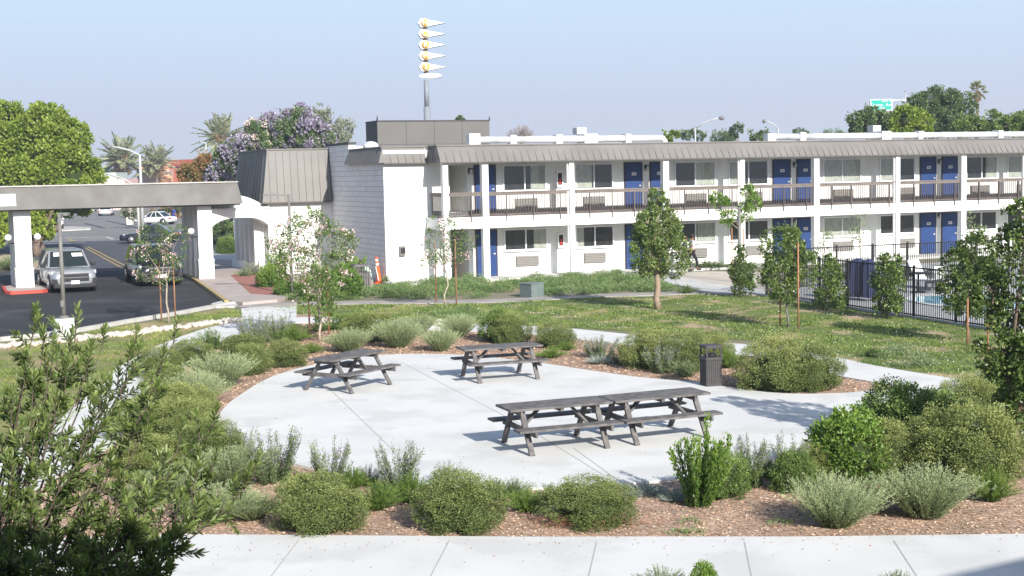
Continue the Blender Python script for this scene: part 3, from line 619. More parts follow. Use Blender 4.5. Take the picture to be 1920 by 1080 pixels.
# ================================================================== LOBBY WING
gl = G(620, 511); vl = (gl - O).dot(N); ul = (gl - O).dot(D)
u505 = hit(505, 480, vl)[0]
lobby = empty('lobby_building', B(u505, vl, 0), 'single storey white lobby wing with a tall steep ribbed metal roof', 'building', rz=YAW); LL = ul - u505
MB().box(0, LL + 1.2, 0, 7, 0, 3.62).build('wall', WHITE, lobby)
zt2 = 6.15; ze2 = 3.60
f = MB(); xe = -.3; 
f.hexa([(xe, -.3, ze2), (LL + .1, -.3, ze2), (LL + .1, 7.2, ze2), (xe, 7.2, ze2), (.12, .25, zt2), (LL + .1, .25, zt2), (LL + .1, 6.8, zt2), (.12, 6.8, zt2)], 0)
n = 10
for i in range(n):
    x = .10 + i * .36
    if x < LL: f.bar((x, -.312, ze2 + .02), (x + .06, .238, zt2 - .08), .022, .03, mi=1)
for i in range(1, 12):
    y = -.3 + i * .6; f.bar((xe - .012, y, ze2 + .02), (.108, .25 + (y + .3) / 7.5 * 6.55, zt2 - .08), .03, .03, mi=1)
f.box(xe - .04, LL + .1, -.34, 7.2, ze2 - .06, ze2, 1); f.box(.06, LL + .1, .2, 6.85, zt2, zt2 + .07, 0)
f.build('roof', [SEAM, SEAMD], lobby)
# fins of the shaded left side
for i in range(5):
    y = .9 + i * 1.15; m = MB(); m.box(-.55, -.001, y - .14, y + .14, 0.1, 3.5); m.build('fin', WTRIM, lobby)
m = MB(); m.box(-.62, -.002, .6, 6.2, .1, .55); m.build('plinth', WTRIM, lobby)
# ================================================================== ENTRANCE CANOPY
P1 = Vector((-21.82, 62.0, 0)); P2 = P1 + D * 8.06
cd = Vector((P2.x - P1.x, P2.y - P1.y, 0)); cl = cd.length; cyaw = math.atan2(cd.y, cd.x)
can = empty('entrance_canopy', (P1.x, P1.y, 0), 'long weathered grey drive-through canopy on square white pillars', 'canopy', rz=cyaw)
x0, x1 = -4.2, cl + 1.72
zb1, ztp = 3.62, 4.62
m = MB(); m.hexa([(x0, -.75, zb1), (x1, -.75, zb1), (x1, 5.0, zb1), (x0, 5.0, zb1), (x0, -.5, ztp), (x1 - .2, -.5, ztp), (x1 - .2, 4.75, ztp), (x0, 4.75, ztp)])
m.build('roof_beam', PORT, can)
m = MB(); m.box(x0, x1 - .16, -.56, -.44, ztp, ztp + .05); m.box(x0, x1 - .16, 4.69, 4.81, ztp, ztp + .05); m.box(x1 - .26, x1 - .14, -.43, 4.68, ztp, ztp + .05); m.build('roof_edge', KERB, can)
MB().box(x0 + .1, x1 - .1, -.6, 4.85, zb1 - .06, zb1).build('soffit', pm('dark soffit', (.12, .11, .105), None), can)
def pillar(x, y, wx, wy, base=.1):
    m = MB(); m.box(x - wx / 2, x + wx / 2, y - wy / 2, y + wy / 2, base, zb1 - .05); m.box(x - wx / 2 - .03, x + wx / 2 + .03, y - wy / 2 - .03, y + wy / 2 + .03, base, base + .85); m.box(x - wx / 2 - .05, x + wx / 2 + .05, y - wy / 2 - .05, y + wy / 2 + .05, base + .85, base + .91)
    return m.build('pillar', WTRIM, can, bevel=.01)
p = pillar(0, .1, .72, .5)
def globes(px_, side, y, parent):
    for sx in side:
        m = MB(); m.tube([(px_ + sx * .36, y, 2.12), (px_ + sx * .62, y, 2.12), (px_ + sx * .62, y, 2.2)], .03, 6); g = m.build('lamp_bracket', BLACK, parent)
        MB().sphere((px_ + sx * .62, y, 2.38), .155, 14, 10).build('globe', PLATE, g)
globes(0, (-1, 1), -.05, p)
p = pillar(cl, .0, .66, .42, .14); globes(cl, (-1,), 0, p)
for k in range(1, 4): pillar(cl, k * 1.38, .64, .5, .14); pillar(0, .1 + k * 1.38, .70, .5, .0)
# white sign board on the left end
xl = -1.95; t = empty('canopy_sign', can.matrix_world @ Vector((0, 0, 0)), 'white clearance sign board fixed to the left end of the canopy face', 'sign', rz=cyaw)
t.location = (P1.x, P1.y, 0)
m = MB(); m.add([(-2.2, -.72, 3.80), (-.25, -.72, 3.80), (-.25, -.60, 4.32), (-2.2, -.60, 4.32), (-2.2, -.67, 3.80), (-.25, -.67, 3.80), (-.25, -.53, 4.32), (-2.2, -.53, 4.32)], [(0, 1, 2, 3), (7, 6, 5, 4), (0, 4, 5, 1), (1, 5, 6, 2), (2, 6, 7, 3), (3, 7, 4, 0)])
m.build('sign_face', PLATE, t)
# arch between the pillar and the lobby wall
a0 = Vector((P2.x, P2.y, 0)) + cd.normalized() * .3; a1 = B(u505, vl, 0) + N * .05; av = a1 - a0; al = av.length
m = MB(); n = 14; vs = []
for i in range(n + 1):
    x = al * i / n; s_ = abs(2 * i / n - 1); zb = 2.92 - .42 * (s_ ** 3.2); vs += [(x, 0, zb), (x, 0, 3.32), (x, .35, zb), (x, .35, 3.32)]
fs = []
for i in range(n):
    a = 4 * i; b = a + 4; fs += [(a, b, b + 1, a + 1), (a + 2, a + 3, b + 3, b + 2), (a, a + 2, b + 2, b), (a + 1, b + 1, b + 3, a + 3)]
m.add(vs, fs); m.box(-.02, al + .05, -.06, .4, 3.32, 3.40)
ar = empty('arch_beam', a0, 'white arched beam joining the canopy pillar to the lobby wall', 'arch', rz=math.atan2(av.y, av.x)); m.build('beam', WTRIM, ar)
m = MB(); vs = []
for i in range(n + 1):
    x = al * (.12 + .88 * i / n); z = 3.40 + .62 * math.cos(max(0, (i / n - .35)) / .65 * math.pi / 2) ** .8 if i / n > .35 else 4.02
    vs += [(x, .25, 3.40), (x, .25, z), (x, 1.2, 3.40), (x, 1.2, z)]
m.add(vs, fs + [(0, 1, 3, 2)]); m.build('hood', WTRIM, ar)
# red kerb island under the left pillar
isl = [(-.75, -2.4), (.6, -2.3), (1.2, -1.6), (1.35, .3), (1.0, 1.6), (-.4, 2.0), (-.95, 1.2), (-.95, -1.8)]
cm = Matrix.Translation(Vector((P1.x, P1.y, 0))) @ Matrix.Rotation(cyaw, 4, 'Z')
slab('kerb_island', [((cm @ Vector((x, y, 0))).x, (cm @ Vector((x, y, 0))).y) for x, y in isl], 0, .14, RKERB)
slab('kerb_island_top', [((cm @ Vector((x * .86, y * .88 + .05, 0))).x, (cm @ Vector((x * .86, y * .88 + .05, 0))).y) for x, y in isl], .1, .144, PINKC)



# ================================================================== PICNIC TABLES
def picnic(loc, rz, label):
    t = empty('picnic_table', loc, label, 'picnic table', 'grey wooden picnic tables on the plaza', rz)
    m = MB(); L = 1.92; nb = 5; bw = .142
    for i in range(nb):
        y = -.36 + i * .1443; m.box(-L / 2, L / 2, y, y + bw - .006, .715, .755)
    m.build('tabletop', WOOD, t, bevel=.004)
    for s_ in (-1, 1):
        b = MB()
        for i in range(2): y = s_ * .625 - .145 + i * .147; b.box(-L / 2, L / 2, y, y + .14, .415, .455)
        b.build('bench', WOOD, t, bevel=.004)
    for x in (-.70, .70):
        for s_ in (-1, 1):
            MB().bar((x, s_ * .66, .0), (x, s_ * .20, .715), .045, .095, up=(1, 0, 0)).build('leg', WOOD, t)
        MB().box(x + .023, x + .063, -.77, .77, .32, .412).build('bench_support', WOOD, t)
        MB().box(x - .063, x - .023, -.34, .34, .63, .714).build('top_cleat', WOOD, t)
        sg = 1 if x < 0 else -1
        MB().bar((x + sg * .08, 0, .36), (x + sg * .42, 0, .70), .04, .09, up=(0, 1, 0)).build('brace', WOOD, t)
    MB().box(-.03, .03, -.34, .34, .655, .714).build('top_cleat', WOOD, t)
    return t
def tableat(near_l, near_r, z=.755):
    a = G(*near_l, z); b = G(*near_r, z); d = (b - a); d.z = 0; r = math.atan2(d.y, d.x); c = (a + b) / 2 + Vector((-d.y, d.x, 0)).normalized() * .36
    return Vector((c.x, c.y, .05)), r
ta, ra = tableat((957, 770), (1150, 753), .80); tb, rb = tableat((1153, 753), (1334, 736), .80)
picnic(ta, ra, 'grey wooden picnic table nearest the camera, left of the two set end to end')
picnic(tb, rb, 'grey wooden picnic table set against the right end of another table')
tc_, rc = tableat((876, 656), (1014, 647), .80); picnic(tc_, rc, 'grey wooden picnic table standing alone at the far edge of the plaza')
# the left table, turned towards the camera
c = G(650, 712, .05); pa = G(632, 674, .80); pb = G(718, 657, .80); dd = pb - pa
picnic(Vector(((pa.x + pb.x) / 2 - .30, (pa.y + pb.y) / 2 + .10, .05)), math.atan2(dd.y, dd.x), 'grey wooden picnic table standing at an angle on the left of the plaza')

# ================================================================== TRASH CAN
g = G(1333, 722, .05); t = empty('litter_bin', g, 'tall black litter bin with slatted sides and an open square hood', 'litter bin', rz=.28); t.scale = (1, 1, .78)
s_ = .185
m = MB(); m.box(-s_, s_, -s_, s_, 0, .08)
m.box(-s_ + .012, s_ - .012, -s_ + .012, s_ - .012, .08, .78)
for i in range(7):
    for yy_ in (-1, 1):
        x = -s_ + .03 + i * (2 * s_ - .06) / 6; m.box(x - .013, x + .013, *((-s_, -s_ + .0115) if yy_ < 0 else (s_ - .0115, s_)), .08, .74); m.box(*((-s_, -s_ + .0115) if yy_ < 0 else (s_ - .0115, s_)), x - .013, x + .013, .08, .74)
m.box(-s_ - .012, s_ + .012, -s_ - .012, s_ + .012, .74, .82); m.build('bin_body', [pm('dark bin plastic', (.05, .048, .052), (.065, .06, .062), 6, .6)], t)
m = MB()
for sx in (-1, 1):
    for sy in (-1, 1): m.box(sx * (s_ - .02) - .02, sx * (s_ - .02) + .02, sy * (s_ - .02) - .02, sy * (s_ - .02) + .02, .82, 1.06)
m.box(-s_ - .005, s_ + .005, -s_ - .005, s_ + .005, 1.06, 1.15); m.build('hood', MC['dark bin plastic'], t, bevel=.012)
m = MB(); m.sphere((0, 0, .86), .13, sc3=(1.1, 1.1, .5)); m.build('bin_bag', BLACK, t)

# ================================================================== LAMP POSTS
def lamp(px, py, ptop, label, arm=None, base=False, Yb=None):
    g = G(px, py); t = empty('lamp_post', g, label, 'lamp post', 'grey lamp posts of the hotel grounds')
    top = at(px - (12 if base else 1), ptop, g.y).z
    z0 = 0
    if base:
        MB().tube([(0, 0, 0), (0, 0, .64)], .30, 24).build('concrete_base', WHITE, t); z0 = .64
        MB().tube([(0, 0, .64), (0, 0, .70), (0, 0, .74)], [.17, .15, .07], 12).build('base_cover', GALV, t)
        MB().box(-.055, .055, -.1, -.03, 1.0, 1.2).build('hand_hole', GALV, t)
    MB().tube([(0, 0, z0), (0, 0, top)], [.07, .055] if base else [.06, .055], 10).build('pole', GALV, t)
    m = MB(); ax = Vector(arm); m.bar((0, 0, top - .04), (ax.x, ax.y, top - .04), .05, .06); m.build('arm', GALV, t)
    n_ = ax.normalized(); m = MB(); m.bar(tuple(Vector((ax.x, ax.y, top - .02)) - n_ * .2), (ax.x + n_.x * .45, ax.y + n_.y * .45, top - .02), .32, .09); m.build('lamp_head', GALV, t)
    return t
lamp(122, 636, 402, 'grey lamp post on a round white concrete base beside the parking lot', (-.18, .95, 0), True)
lamp(548, 560, 364, 'thin grey lamp post in front of the lobby wall', (-.55, -.1, 0))
lamp(1387, 551, 388, 'thin grey lamp post before the middle of the motel', (-.35, -.1, 0))

# ================================================================== SMALL FIXTURES
g = G(997, 557); t = empty('utility_box', g, 'grey green louvred utility box low among the ground cover', 'utility box', rz=.75); t.scale = (1.25, 1.25, 1.2)
m = MB(); m.box(-.26, .26, -.26, .26, 0, .42)
for i in range(5): m.box(-.265, .265, -.268, .268, .06 + i * .075, .075 + i * .075)
m.build('box_body', pm('grey green enamel', (.15, .19, .18), (.12, .155, .15), 4, .6), t); m = MB(); m.box(-.28, .28, -.28, .28, .42, .47); m.build('lid', MC['grey green enamel'], t, bevel=.02)
g = G(712, 531); t = empty('traffic_delineator', g, 'orange plastic traffic delineator post with two white bands leaning by the block wall', 'delineator')
m = MB(); m.box(-.2, .2, -.2, .2, 0, .05); m.tube([(0, 0, .05), (-.02, 0, .1), (-.07, 0, .7), (-.12, 0, 1.18)], [.12, .11, .075, .055], 12); m.build('post', TUBE, t)
for z, r in ((.78, .074), (.97, .066)): MB().tube([(-.076 - (z - .7) * .1, 0, z), (-.086 - (z - .7) * .1, 0, z + .11)], r, 12).build('band', REFL, t)
MB().bar((-.03, -.1, .1), (-.14, -.12, .75), .03, .03).build('strap', REFL, t)
g = G(677, 541); t = empty('slatted_bin', g, 'grey wooden slatted litter bin with a low pitched lid by the block wall', 'litter bin', rz=.35)
m = MB()
for i in range(7):
    x = -.3 + i * .1; m.box(x - .04, x + .04, -.33, -.29, .03, .72); m.box(x - .04, x + .04, .29, .33, .03, .72); m.box(-.33, -.29, x - .04, x + .04, .03, .72); m.box(.29, .33, x - .04, x + .04, .03, .72)
m.box(-.28, .28, -.28, .28, .03, .6, 1)
for i in range(7):
    x = -.3 + i * .1; m.box(x - .02, x + .02, -.32, -.3, .72, .95)
m.build('slats', [WOOD, DKIN], t)
m = MB(); m.hexa([(-.38, -.38, .95), (.38, -.38, .95), (.38, .38, .95), (-.38, .38, .95), (-.3, -.3, 1.04), (.3, -.3, 1.04), (.3, .3, 1.04), (-.3, .3, 1.04)]); m.build('lid', WOOD, t)
def pot(px, py, r0, r1, h, label, mat, plantme=None):
    g = G(px, py); t = empty('planter', g, label, 'planter')
    m = MB(); m.tube([(0, 0, 0), (0, 0, h * .9), (0, 0, h * .9), (0, 0, h)], [r0, r1, r1 + .03, r1 + .03], 20); m.build('pot', WHITE, t); MB().tube([(0, 0, h), (0, 0, h + .01)], r1 - .02, 16).build('soil', MC['reddish bed soil'], t)
    return t
pot(551, 541, .26, .32, .72, 'white round planter pot beside the brick paving', WHITE)
pot(441, 478, .30, .34, .62, 'white planter tub seen through the arch', WHITE)
t = empty('planter_post', G(441, 474), 'slim pale post rising behind the planter tub under the arch', 'post'); MB().tube([(0, 0, 0), (0, 0, 3.2)], .035, 8).build('post', STEELG, t)

# ================================================================== FENCES
def fence(p0, p1, h, step, label, posts, group=None, pick=.105, rail=.05):
    d = p1 - p0; d.z = 0; L = d.length; t = empty('pool_fence', p0, label, 'fence', group, math.atan2(d.y, d.x))
    m = MB(); n = int(L / pick)
    for i in range(n + 1): x = i * pick; m.box(x - .009, x + .009, -.009, .009, .06, h - .03)
    m.build('picket_panel', FENCEM, t)
    for z in (.10, h - .04): MB().box(0, L, -.018, .018, z - .02, z + .02).build('rail', FENCEM, t)
    for x in posts: MB().box(x - .03, x + .03, -.03, .03, -.02, h + .04).build('post', FENCEM, t)
    return t
f0 = G(1437, 554); f1 = G(1713, 596); f2 = G(1990, 638); f15 = G(1537, 569)
FL_ = (f1 - f0).length
def along(px, py): return (G(px, py) - f0).length
fence(f0, f2, 1.62, .1, 'black picket fence along the lawn side of the pool', [0, along(1484, 561), along(1540, 569), along(1590, 577), along(1650, 586), along(1713, 596), along(1790, 608), along(1870, 620), along(1950, 632)], 'black picket fences around the pool')
b0 = G(1500, 541); b1 = G(2010, 512)
bl = (b1 - b0).length
fence(b0, b1, 1.62, .1, 'black picket fence on the far side of the pool, in front of the motel doors', [bl * k / 8 for k in range(9)], 'black picket fences around the pool')
fence(f0 + Vector((.05, .05, 0)), b0, 1.62, .1, 'short black picket fence closing the left end of the pool area', [(b0 - f0).length / 2], 'black picket fences around the pool')
strip('fence_footing', [f0 + Vector((0, -.02, 0)), f2], .28, -.02, .06, CONC2)

# ================================================================== POOL THINGS
def parasol(px, py, top, label, r=.30):
    g = G(px, py, .05); t = empty('closed_parasol', g, label, 'parasol', 'closed blue parasols by the pool'); H = at(px, top, g.y).z
    m = MB(); n = 14; ks = [(.12, r * .92), (.3, r), (H * .6, r * .9), (H * .93, r * .75), (H, .05)]; vs = []
    for z, q in ks:
        for j in range(n): a = 2 * math.pi * j / n; f = 1 + .14 * (-1) ** j; vs.append((math.cos(a) * q * f, math.sin(a) * q * f, z))
    m.add(vs, [(i * n + j, i * n + (j + 1) % n, (i + 1) * n + (j + 1) % n, (i + 1) * n + j) for i in range(4) for j in range(n)])
    m.build('canopy_cloth', pm('blue canvas', (.022, .028, .075), (.03, .038, .10), 8, .9) if 'blue canvas' not in MC else MC['blue canvas'], t); MB().tube([(0, 0, 0), (0, 0, H + .1)], .025, 8).build('pole', STEELG, t)
parasol(1609, 562, 487, 'closed blue parasol behind the fence, the left and wider one', .36); parasol(1629, 564, 488, 'closed blue parasol behind the fence, the right and slimmer one', .24)
g = G(1741, 540, .05); t = empty('sun_lounger', g, 'white slatted sun lounger with raised back behind the pool', 'sun lounger', rz=2.2)
m = MB(); m.box(-.9, .35, -.32, .32, .28, .34); m.build('seat', WTRIM, t)
m = MB(); m.bar((.35, 0, .32), (.75, 0, 1.05), .64, .05, up=(-.87, 0, .5)); m.build('backrest', WTRIM, t)
for x in (-.8, .3):
    for y in (-.28, .28): MB().box(x - .03, x + .03, y - .03, y + .03, 0, .28).build('leg', WTRIM, t)
g = G(1762, 545, .05); t = empty('side_chair', g, 'white plastic chair on the far pool edge beside the lounger', 'chair', rz=-.5)
MB().box(-.25, .25, -.25, .25, .38, .43).build('seat', WTRIM, t); MB().box(-.25, .25, .2, .25, .43, .9).build('backrest', WTRIM, t)
for x in (-.22, .22):
    for y in (-.22, .22): MB().box(x - .02, x + .02, y - .02, y + .02, 0, .38).build('leg', WTRIM, t)
g = G(1722, 548, .05); t = empty('patio_table', g, 'dark metal patio table seen through the pool fence', 'table'); MB().tube([(0, 0, .7), (0, 0, .73)], .5, 20).build('tabletop', BLACK, t); MB().tube([(0, 0, 0), (0, 0, .7)], .04, 8).build('pedestal', BLACK, t); MB().tube([(0, 0, 0), (0, 0, .04)], .25, 12).build('base', BLACK, t)
for k, (dx, dy, rz, lb) in enumerate([(-.75, -.1, 1.5, 'dark metal patio chair left of the patio table'), (.3, -.7, 3.0, 'dark metal patio chair in front of the patio table'), (.85, .1, -1.5, 'dark metal patio chair right of the patio table')]):
    t = empty('patio_chair', g + Vector((dx, dy, 0)), lb, 'chair', 'dark patio chairs by the pool', rz)
    MB().box(-.23, .23, -.23, .23, .40, .43).build('seat', BLACK, t); m = MB()
    for q in range(5): m.box(-.21 + q * .1, -.19 + q * .1, .21, .23, .43, .88)
    m.box(-.23, .23, .205, .235, .86, .9); m.build('backrest', BLACK, t)
    for x in (-.21, .21):
        for y in (-.21, .21): MB().box(x - .015, x + .015, y - .015, y + .015, 0, .4).build('leg', BLACK, t)

# ================================================================== VEHICLES
def car(px, py, rz, kind, paint, label, loc=None, detail=True, group=None):
    g = Vector(loc) if loc is not None else G(px, py, .014); t = empty('parked_car' if kind != 'sedan' else 'passing_car', g, label, 'car', group, rz)
    suv = kind == 'suv'; L, Wd, H = (4.75, 1.86, 1.68) if suv else (4.5, 1.78, 1.42)
    hb = .98 if suv else .84; hw = Wd / 2
    # stations: x, half width, zbottom, zshoulder, ztop
    st = [(-L / 2, .80, .42, .70, hb * .86), (-L / 2 + .12, .93, .28, .78, hb * .98), (-L / 2 + .7, 1., .22, .82, hb * 1.03), (-.4, 1., .20, .80, hb), (.6, 1., .20, .78, hb * .98),
          (1.0, 1., .20, .78, hb * .97 if suv else hb * .95), (L / 2 - .75, .985, .22, .78 if suv else .74, hb * .97 if suv else hb * .86), (L / 2 - .22, .95, .24, .74 if suv else .68, hb * .93 if suv else hb * .74), (L / 2 - .04, .86, .28, .68 if suv else .62, hb * .84 if suv else hb * .64), (L / 2, .78, .36, .60 if suv else .56, hb * .70 if suv else hb * .56)]
    m = MB(); vs = []
    for x, wf_, zb, zs, zt_ in st:
        w_ = hw * wf_; prof = [(0, zb), (w_ * .8, zb), (w_ * .97, zb + .12), (w_, (zb + zs) / 2), (w_ * .985, zs), (w_ * .90, zt_ - .04), (w_ * .72, zt_), (0, zt_ + .035)]
        ring_ = [(x, y, z) for y, z in prof] + [(x, -y, z) for y, z in prof[-2:0:-1]]; vs += ring_
    k = 14; fs = [(i * k + j, (i + 1) * k + j, (i + 1) * k + (j + 1) % k, i * k + (j + 1) % k) for i in range(len(st) - 1) for j in range(k)] + [tuple(range(k)), tuple((len(st) - 1) * k + j for j in range(k - 1, -1, -1))]
    m.add(vs, fs, 0, True)
    # cabin
    xb0, xb1 = (-L / 2 + .25, .95) if suv else (-L / 2 + .75, .95); xt0, xt1 = (-L / 2 + .62, .18) if suv else (-L / 2 + 1.45, .20)
    wb, wt_ = hw * .93, hw * .76; zb = hb * .97; zt_ = H
    nb = [(xb0, -wb, zb), (xb1, -wb, zb), (xb1, wb, zb), (xb0, wb, zb), (xt0, -wt_, zt_ - .06), (xt1, -wt_, zt_ - .06), (xt1, wt_, zt_ - .06), (xt0, wt_, zt_ - .06)]
    m.add(nb, [(4, 5, 6, 7), (0, 1, 5, 4), (1, 2, 6, 5), (2, 3, 7, 6), (3, 0, 4, 7)], 0)
    m.add([(xt0, -wt_, zt_ - .06), (xt1, -wt_, zt_ - .06), (xt1, wt_, zt_ - .06), (xt0, wt_, zt_ - .06), (xt0 + .15, -wt_ * .85, zt_), (xt1 - .25, -wt_ * .85, zt_), (xt1 - .25, wt_ * .85, zt_), (xt0 + .15, wt_ * .85, zt_)], [(4, 5, 6, 7), (0, 1, 5, 4), (1, 2, 6, 5), (2, 3, 7, 6), (3, 0, 4, 7)], 0, True)
    m.build('body', paint, t)
    def quad(name, a, b, c_, d, inset, off, mat, par=t, lift=0):
        a, b, c_, d = map(Vector, (a, b, c_, d)); ce = (a + b + c_ + d) / 4; n_ = (b - a).cross(d - a).normalized()
        if n_.dot(ce - Vector((0, 0, .9))) < 0: n_ = -n_
        q = [p + (ce - p) * inset + n_ * off for p in (a, b, c_, d)]; mm = MB(); mm.add(q, [(0, 1, 2, 3)]); return mm.build(name, mat, par)
    ws = quad('windscreen', nb[1], nb[2], nb[6], nb[5], .10, .012, GLASSD); quad('rear_window', nb[0], nb[3], nb[7], nb[4], .14, .012, GLASSD)
    for s0 in (0, 1):
        A_, B_, C_, D_ = (Vector(nb[i]) for i in ((0, 1, 5, 4) if s0 == 0 else (3, 2, 6, 7)))
        for f0_, f1_ in ((.03, .36), (.38, .66), (.68, .97)):
            quad('side_window', A_.lerp(B_, f0_), A_.lerp(B_, f1_), D_.lerp(C_, f1_), D_.lerp(C_, f0_), .09, .012, GLASSD)
    if suv and kind == 'suv' and detail == 2:
        for f0_, f1_, z0, z1 in ((.08, .36, .62, .82), (.60, .86, .66, .88)):
            A_, B_, C_, D_ = (Vector(nb[i]) for i in (1, 2, 6, 5)); L0, R0_ = A_.lerp(D_, z0), B_.lerp(C_, z0); L1, R1 = A_.lerp(D_, z1), B_.lerp(C_, z1)
            quad('sun_visor', L0.lerp(R0_, 1 - f1_), L0.lerp(R0_, 1 - f0_), L1.lerp(R1, 1 - f0_), L1.lerp(R1, 1 - f1_), 0, .02, PLATE, ws)
    # wheels
    rw = .35 if suv else .32
    for x in (-L / 2 + .86, L / 2 - .92):
        for s_ in (-1, 1):
            y1 = s_ * (hw + .006); y0 = s_ * (hw - .22)
            mm = MB(); mm.tube([(x, y0 - s_ * .0, rw + .03), (x, s_ * (hw - .012), rw + .03)], rw * 1.16, 20); mm.build('wheel_arch', BLACK, t) if False else None
            a_ = MB(); a_.tube([(x, s_ * (hw - .1), rw + .02), (x, s_ * (hw + .004), rw + .02)], rw * 1.14, 20); a_.build('wheel_arch', BLACK, t)
            wv = MB(); wv.tube([(x, y0, rw), (x, y1 + s_ * .006, rw)], rw, 22); wh = wv.build('wheel', TYRE, t)
            r_ = MB(); r_.tube([(x, y1, rw), (x, y1 + s_ * .02, rw)], rw * .62, 18)
            r_.build('rim', RIM, wh)
    fx = L / 2
    def fbox(name, y0, y1, z0, z1, xo, mat, th=.05, bev=0):
        mm = MB(); mm.box(fx + xo - th, fx + xo, y0, y1, z0, z1); return mm.build(name, mat, t, bevel=bev)
    zc = hb
    if suv:
        fbox('grille', -.56, .56, .46, .76, .03, BLACK, .14, .03); fbox('grille_trim', -.57, .57, .775, .80, .02, RIM, .16); fbox('grille_bar', -.52, .52, .615, .63, .036, RIM, .02); fbox('lower_intake', -.84, .84, .20, .38, .02, BLACK, .26, .03)
        for s_ in (-1, 1):
            mm = MB(); mm.hexa([(fx - .42, s_ * .60, .74), (fx - .02, s_ * .56, .74), (fx - .03, s_ * .56, .83), (fx - .34, s_ * .60, .87), (fx - .52, s_ * .93, .78), (fx - .24, s_ * .90, .76), (fx - .28, s_ * .90, .88), (fx - .55, s_ * .91, .90)]); mm.build('headlight', LAMPG, t)
            mm = MB(); mm.box(fx - .34, fx - .0, s_ * .78 - .11, s_ * .78 + .11, .38, .58); mm.build('fog_lamp', BLACK, t, bevel=.02)
    else:
        fbox('grille', -.42, .42, .46, .56, .012, BLACK, .1, .01); fbox('lower_intake', -.7, .7, .24, .34, -.01, BLACK, .2, .02)
        for s_ in (-1, 1):
            mm = MB(); mm.hexa([(fx - .35, s_ * .55, .58), (fx - .06, s_ * .50, .58), (fx - .06, s_ * .50, .66), (fx - .3, s_ * .55, .69), (fx - .45, s_ * .86, .62), (fx - .28, s_ * .84, .60), (fx - .3, s_ * .83, .70), (fx - .48, s_ * .84, .72)]); mm.build('headlight', LAMPG, t)
    fbox('number_plate', -.17, .17, .36, .50, .055, PLATE, .02)
    mm = MB(); mm.box(-L / 2 - .012, -L / 2 + .1, -.17, .17, .62, .75); mm.build('number_plate', PLATE, t)
    for s_ in (-1, 1):
        mm = MB(); mm.box(-L / 2 - .005, -L / 2 + .2, s_ * .72 - .12, s_ * .72 + .12, hb * .72, hb * .9); mm.build('tail_light', pm('red lens', (.35, .02, .02), None, rough=.2) if 'red lens' not in MC else MC['red lens'], t)
        mm = MB(); mm.box(.55, .68, s_ * (hw + .10) - .10, s_ * (hw + .10) + .10, hb + .02, hb + .17); mm.build('wing_mirror', BLACK if detail == 2 else paint, t, bevel=.03)
    return t
def paint(name, c, metal=0., rough=.3):
    m = pm(name, c, None, rough=rough, spec=.5, metal=metal); b = m.node_tree.nodes['Principled BSDF']; b.inputs['Coat Weight'].default_value = .6; b.inputs['Coat Roughness'].default_value = .05; return m
PSIL = paint('silver car paint', (.30, .32, .35), .35, .35); PBLK = paint('black car paint', (.012, .013, .016)); PNAVY = paint('dark navy car paint', (.02, .022, .04)); PWHT = paint('white car paint', (.72, .73, .74))
ga = G(137, 546, .014); car(0, 0, 0, 'suv', PSIL, 'silver four wheel drive car with black grille parked facing the camera', ga - Vector((.438, -.899, 0)) * 2.1 + Vector((.2, -.5, 0)), 2).rotation_euler = (0, 0, math.radians(-64))
gb = G(303, 536, .014); car(0, 0, 0, 'suv', PBLK, 'black car facing the camera behind the staked flowering tree', gb - Vector((.407, -.914, 0)) * 2.3, 1).rotation_euler = (0, 0, math.radians(-66))
gc = G(283, 455, .014); car(0, 0, 0, 'sedan', PNAVY, 'dark navy saloon car driving left across the far drive', gc).rotation_euler = (0, 0, math.pi + .10)
for u, v, rz, lb, kd in [(200, 404, 1.75, 'white car driving away up the middle of the far street', 'sedan'), (174, 396, -1.5, 'smallest white car, farthest up the street', 'sedan'), (98, 430, -1.15, 'white car parked at the kerb under the left green tree', 'suv'),
                       (292, 421, 2.85, 'white car parked beyond the navy car and the pale post', 'sedan'), (148, 399, -1.2, 'dark red car parked at the kerb up the street', 'sedan'), (318, 408, 2.9, 'white car in the back row of the far car park', 'sedan'), (425, 488 - 30, 2.9, 'black car parked behind the planter tub under the arch', 'sedan')]:
    c_ = car(u, v, rz, kd, PWHT if 'white' in lb else (PBLK if 'black' in lb else paint('maroon car paint', (.10, .02, .02))), lb, G(u, v, .02), 1, None)
    c_.name = 'parked_car'

for o in bpy.data.objects:
    if o.type == 'EMPTY' and o.get('category') == 'car' and o.location.y < 75: o.scale = (1.07, 1.05, 1.07)
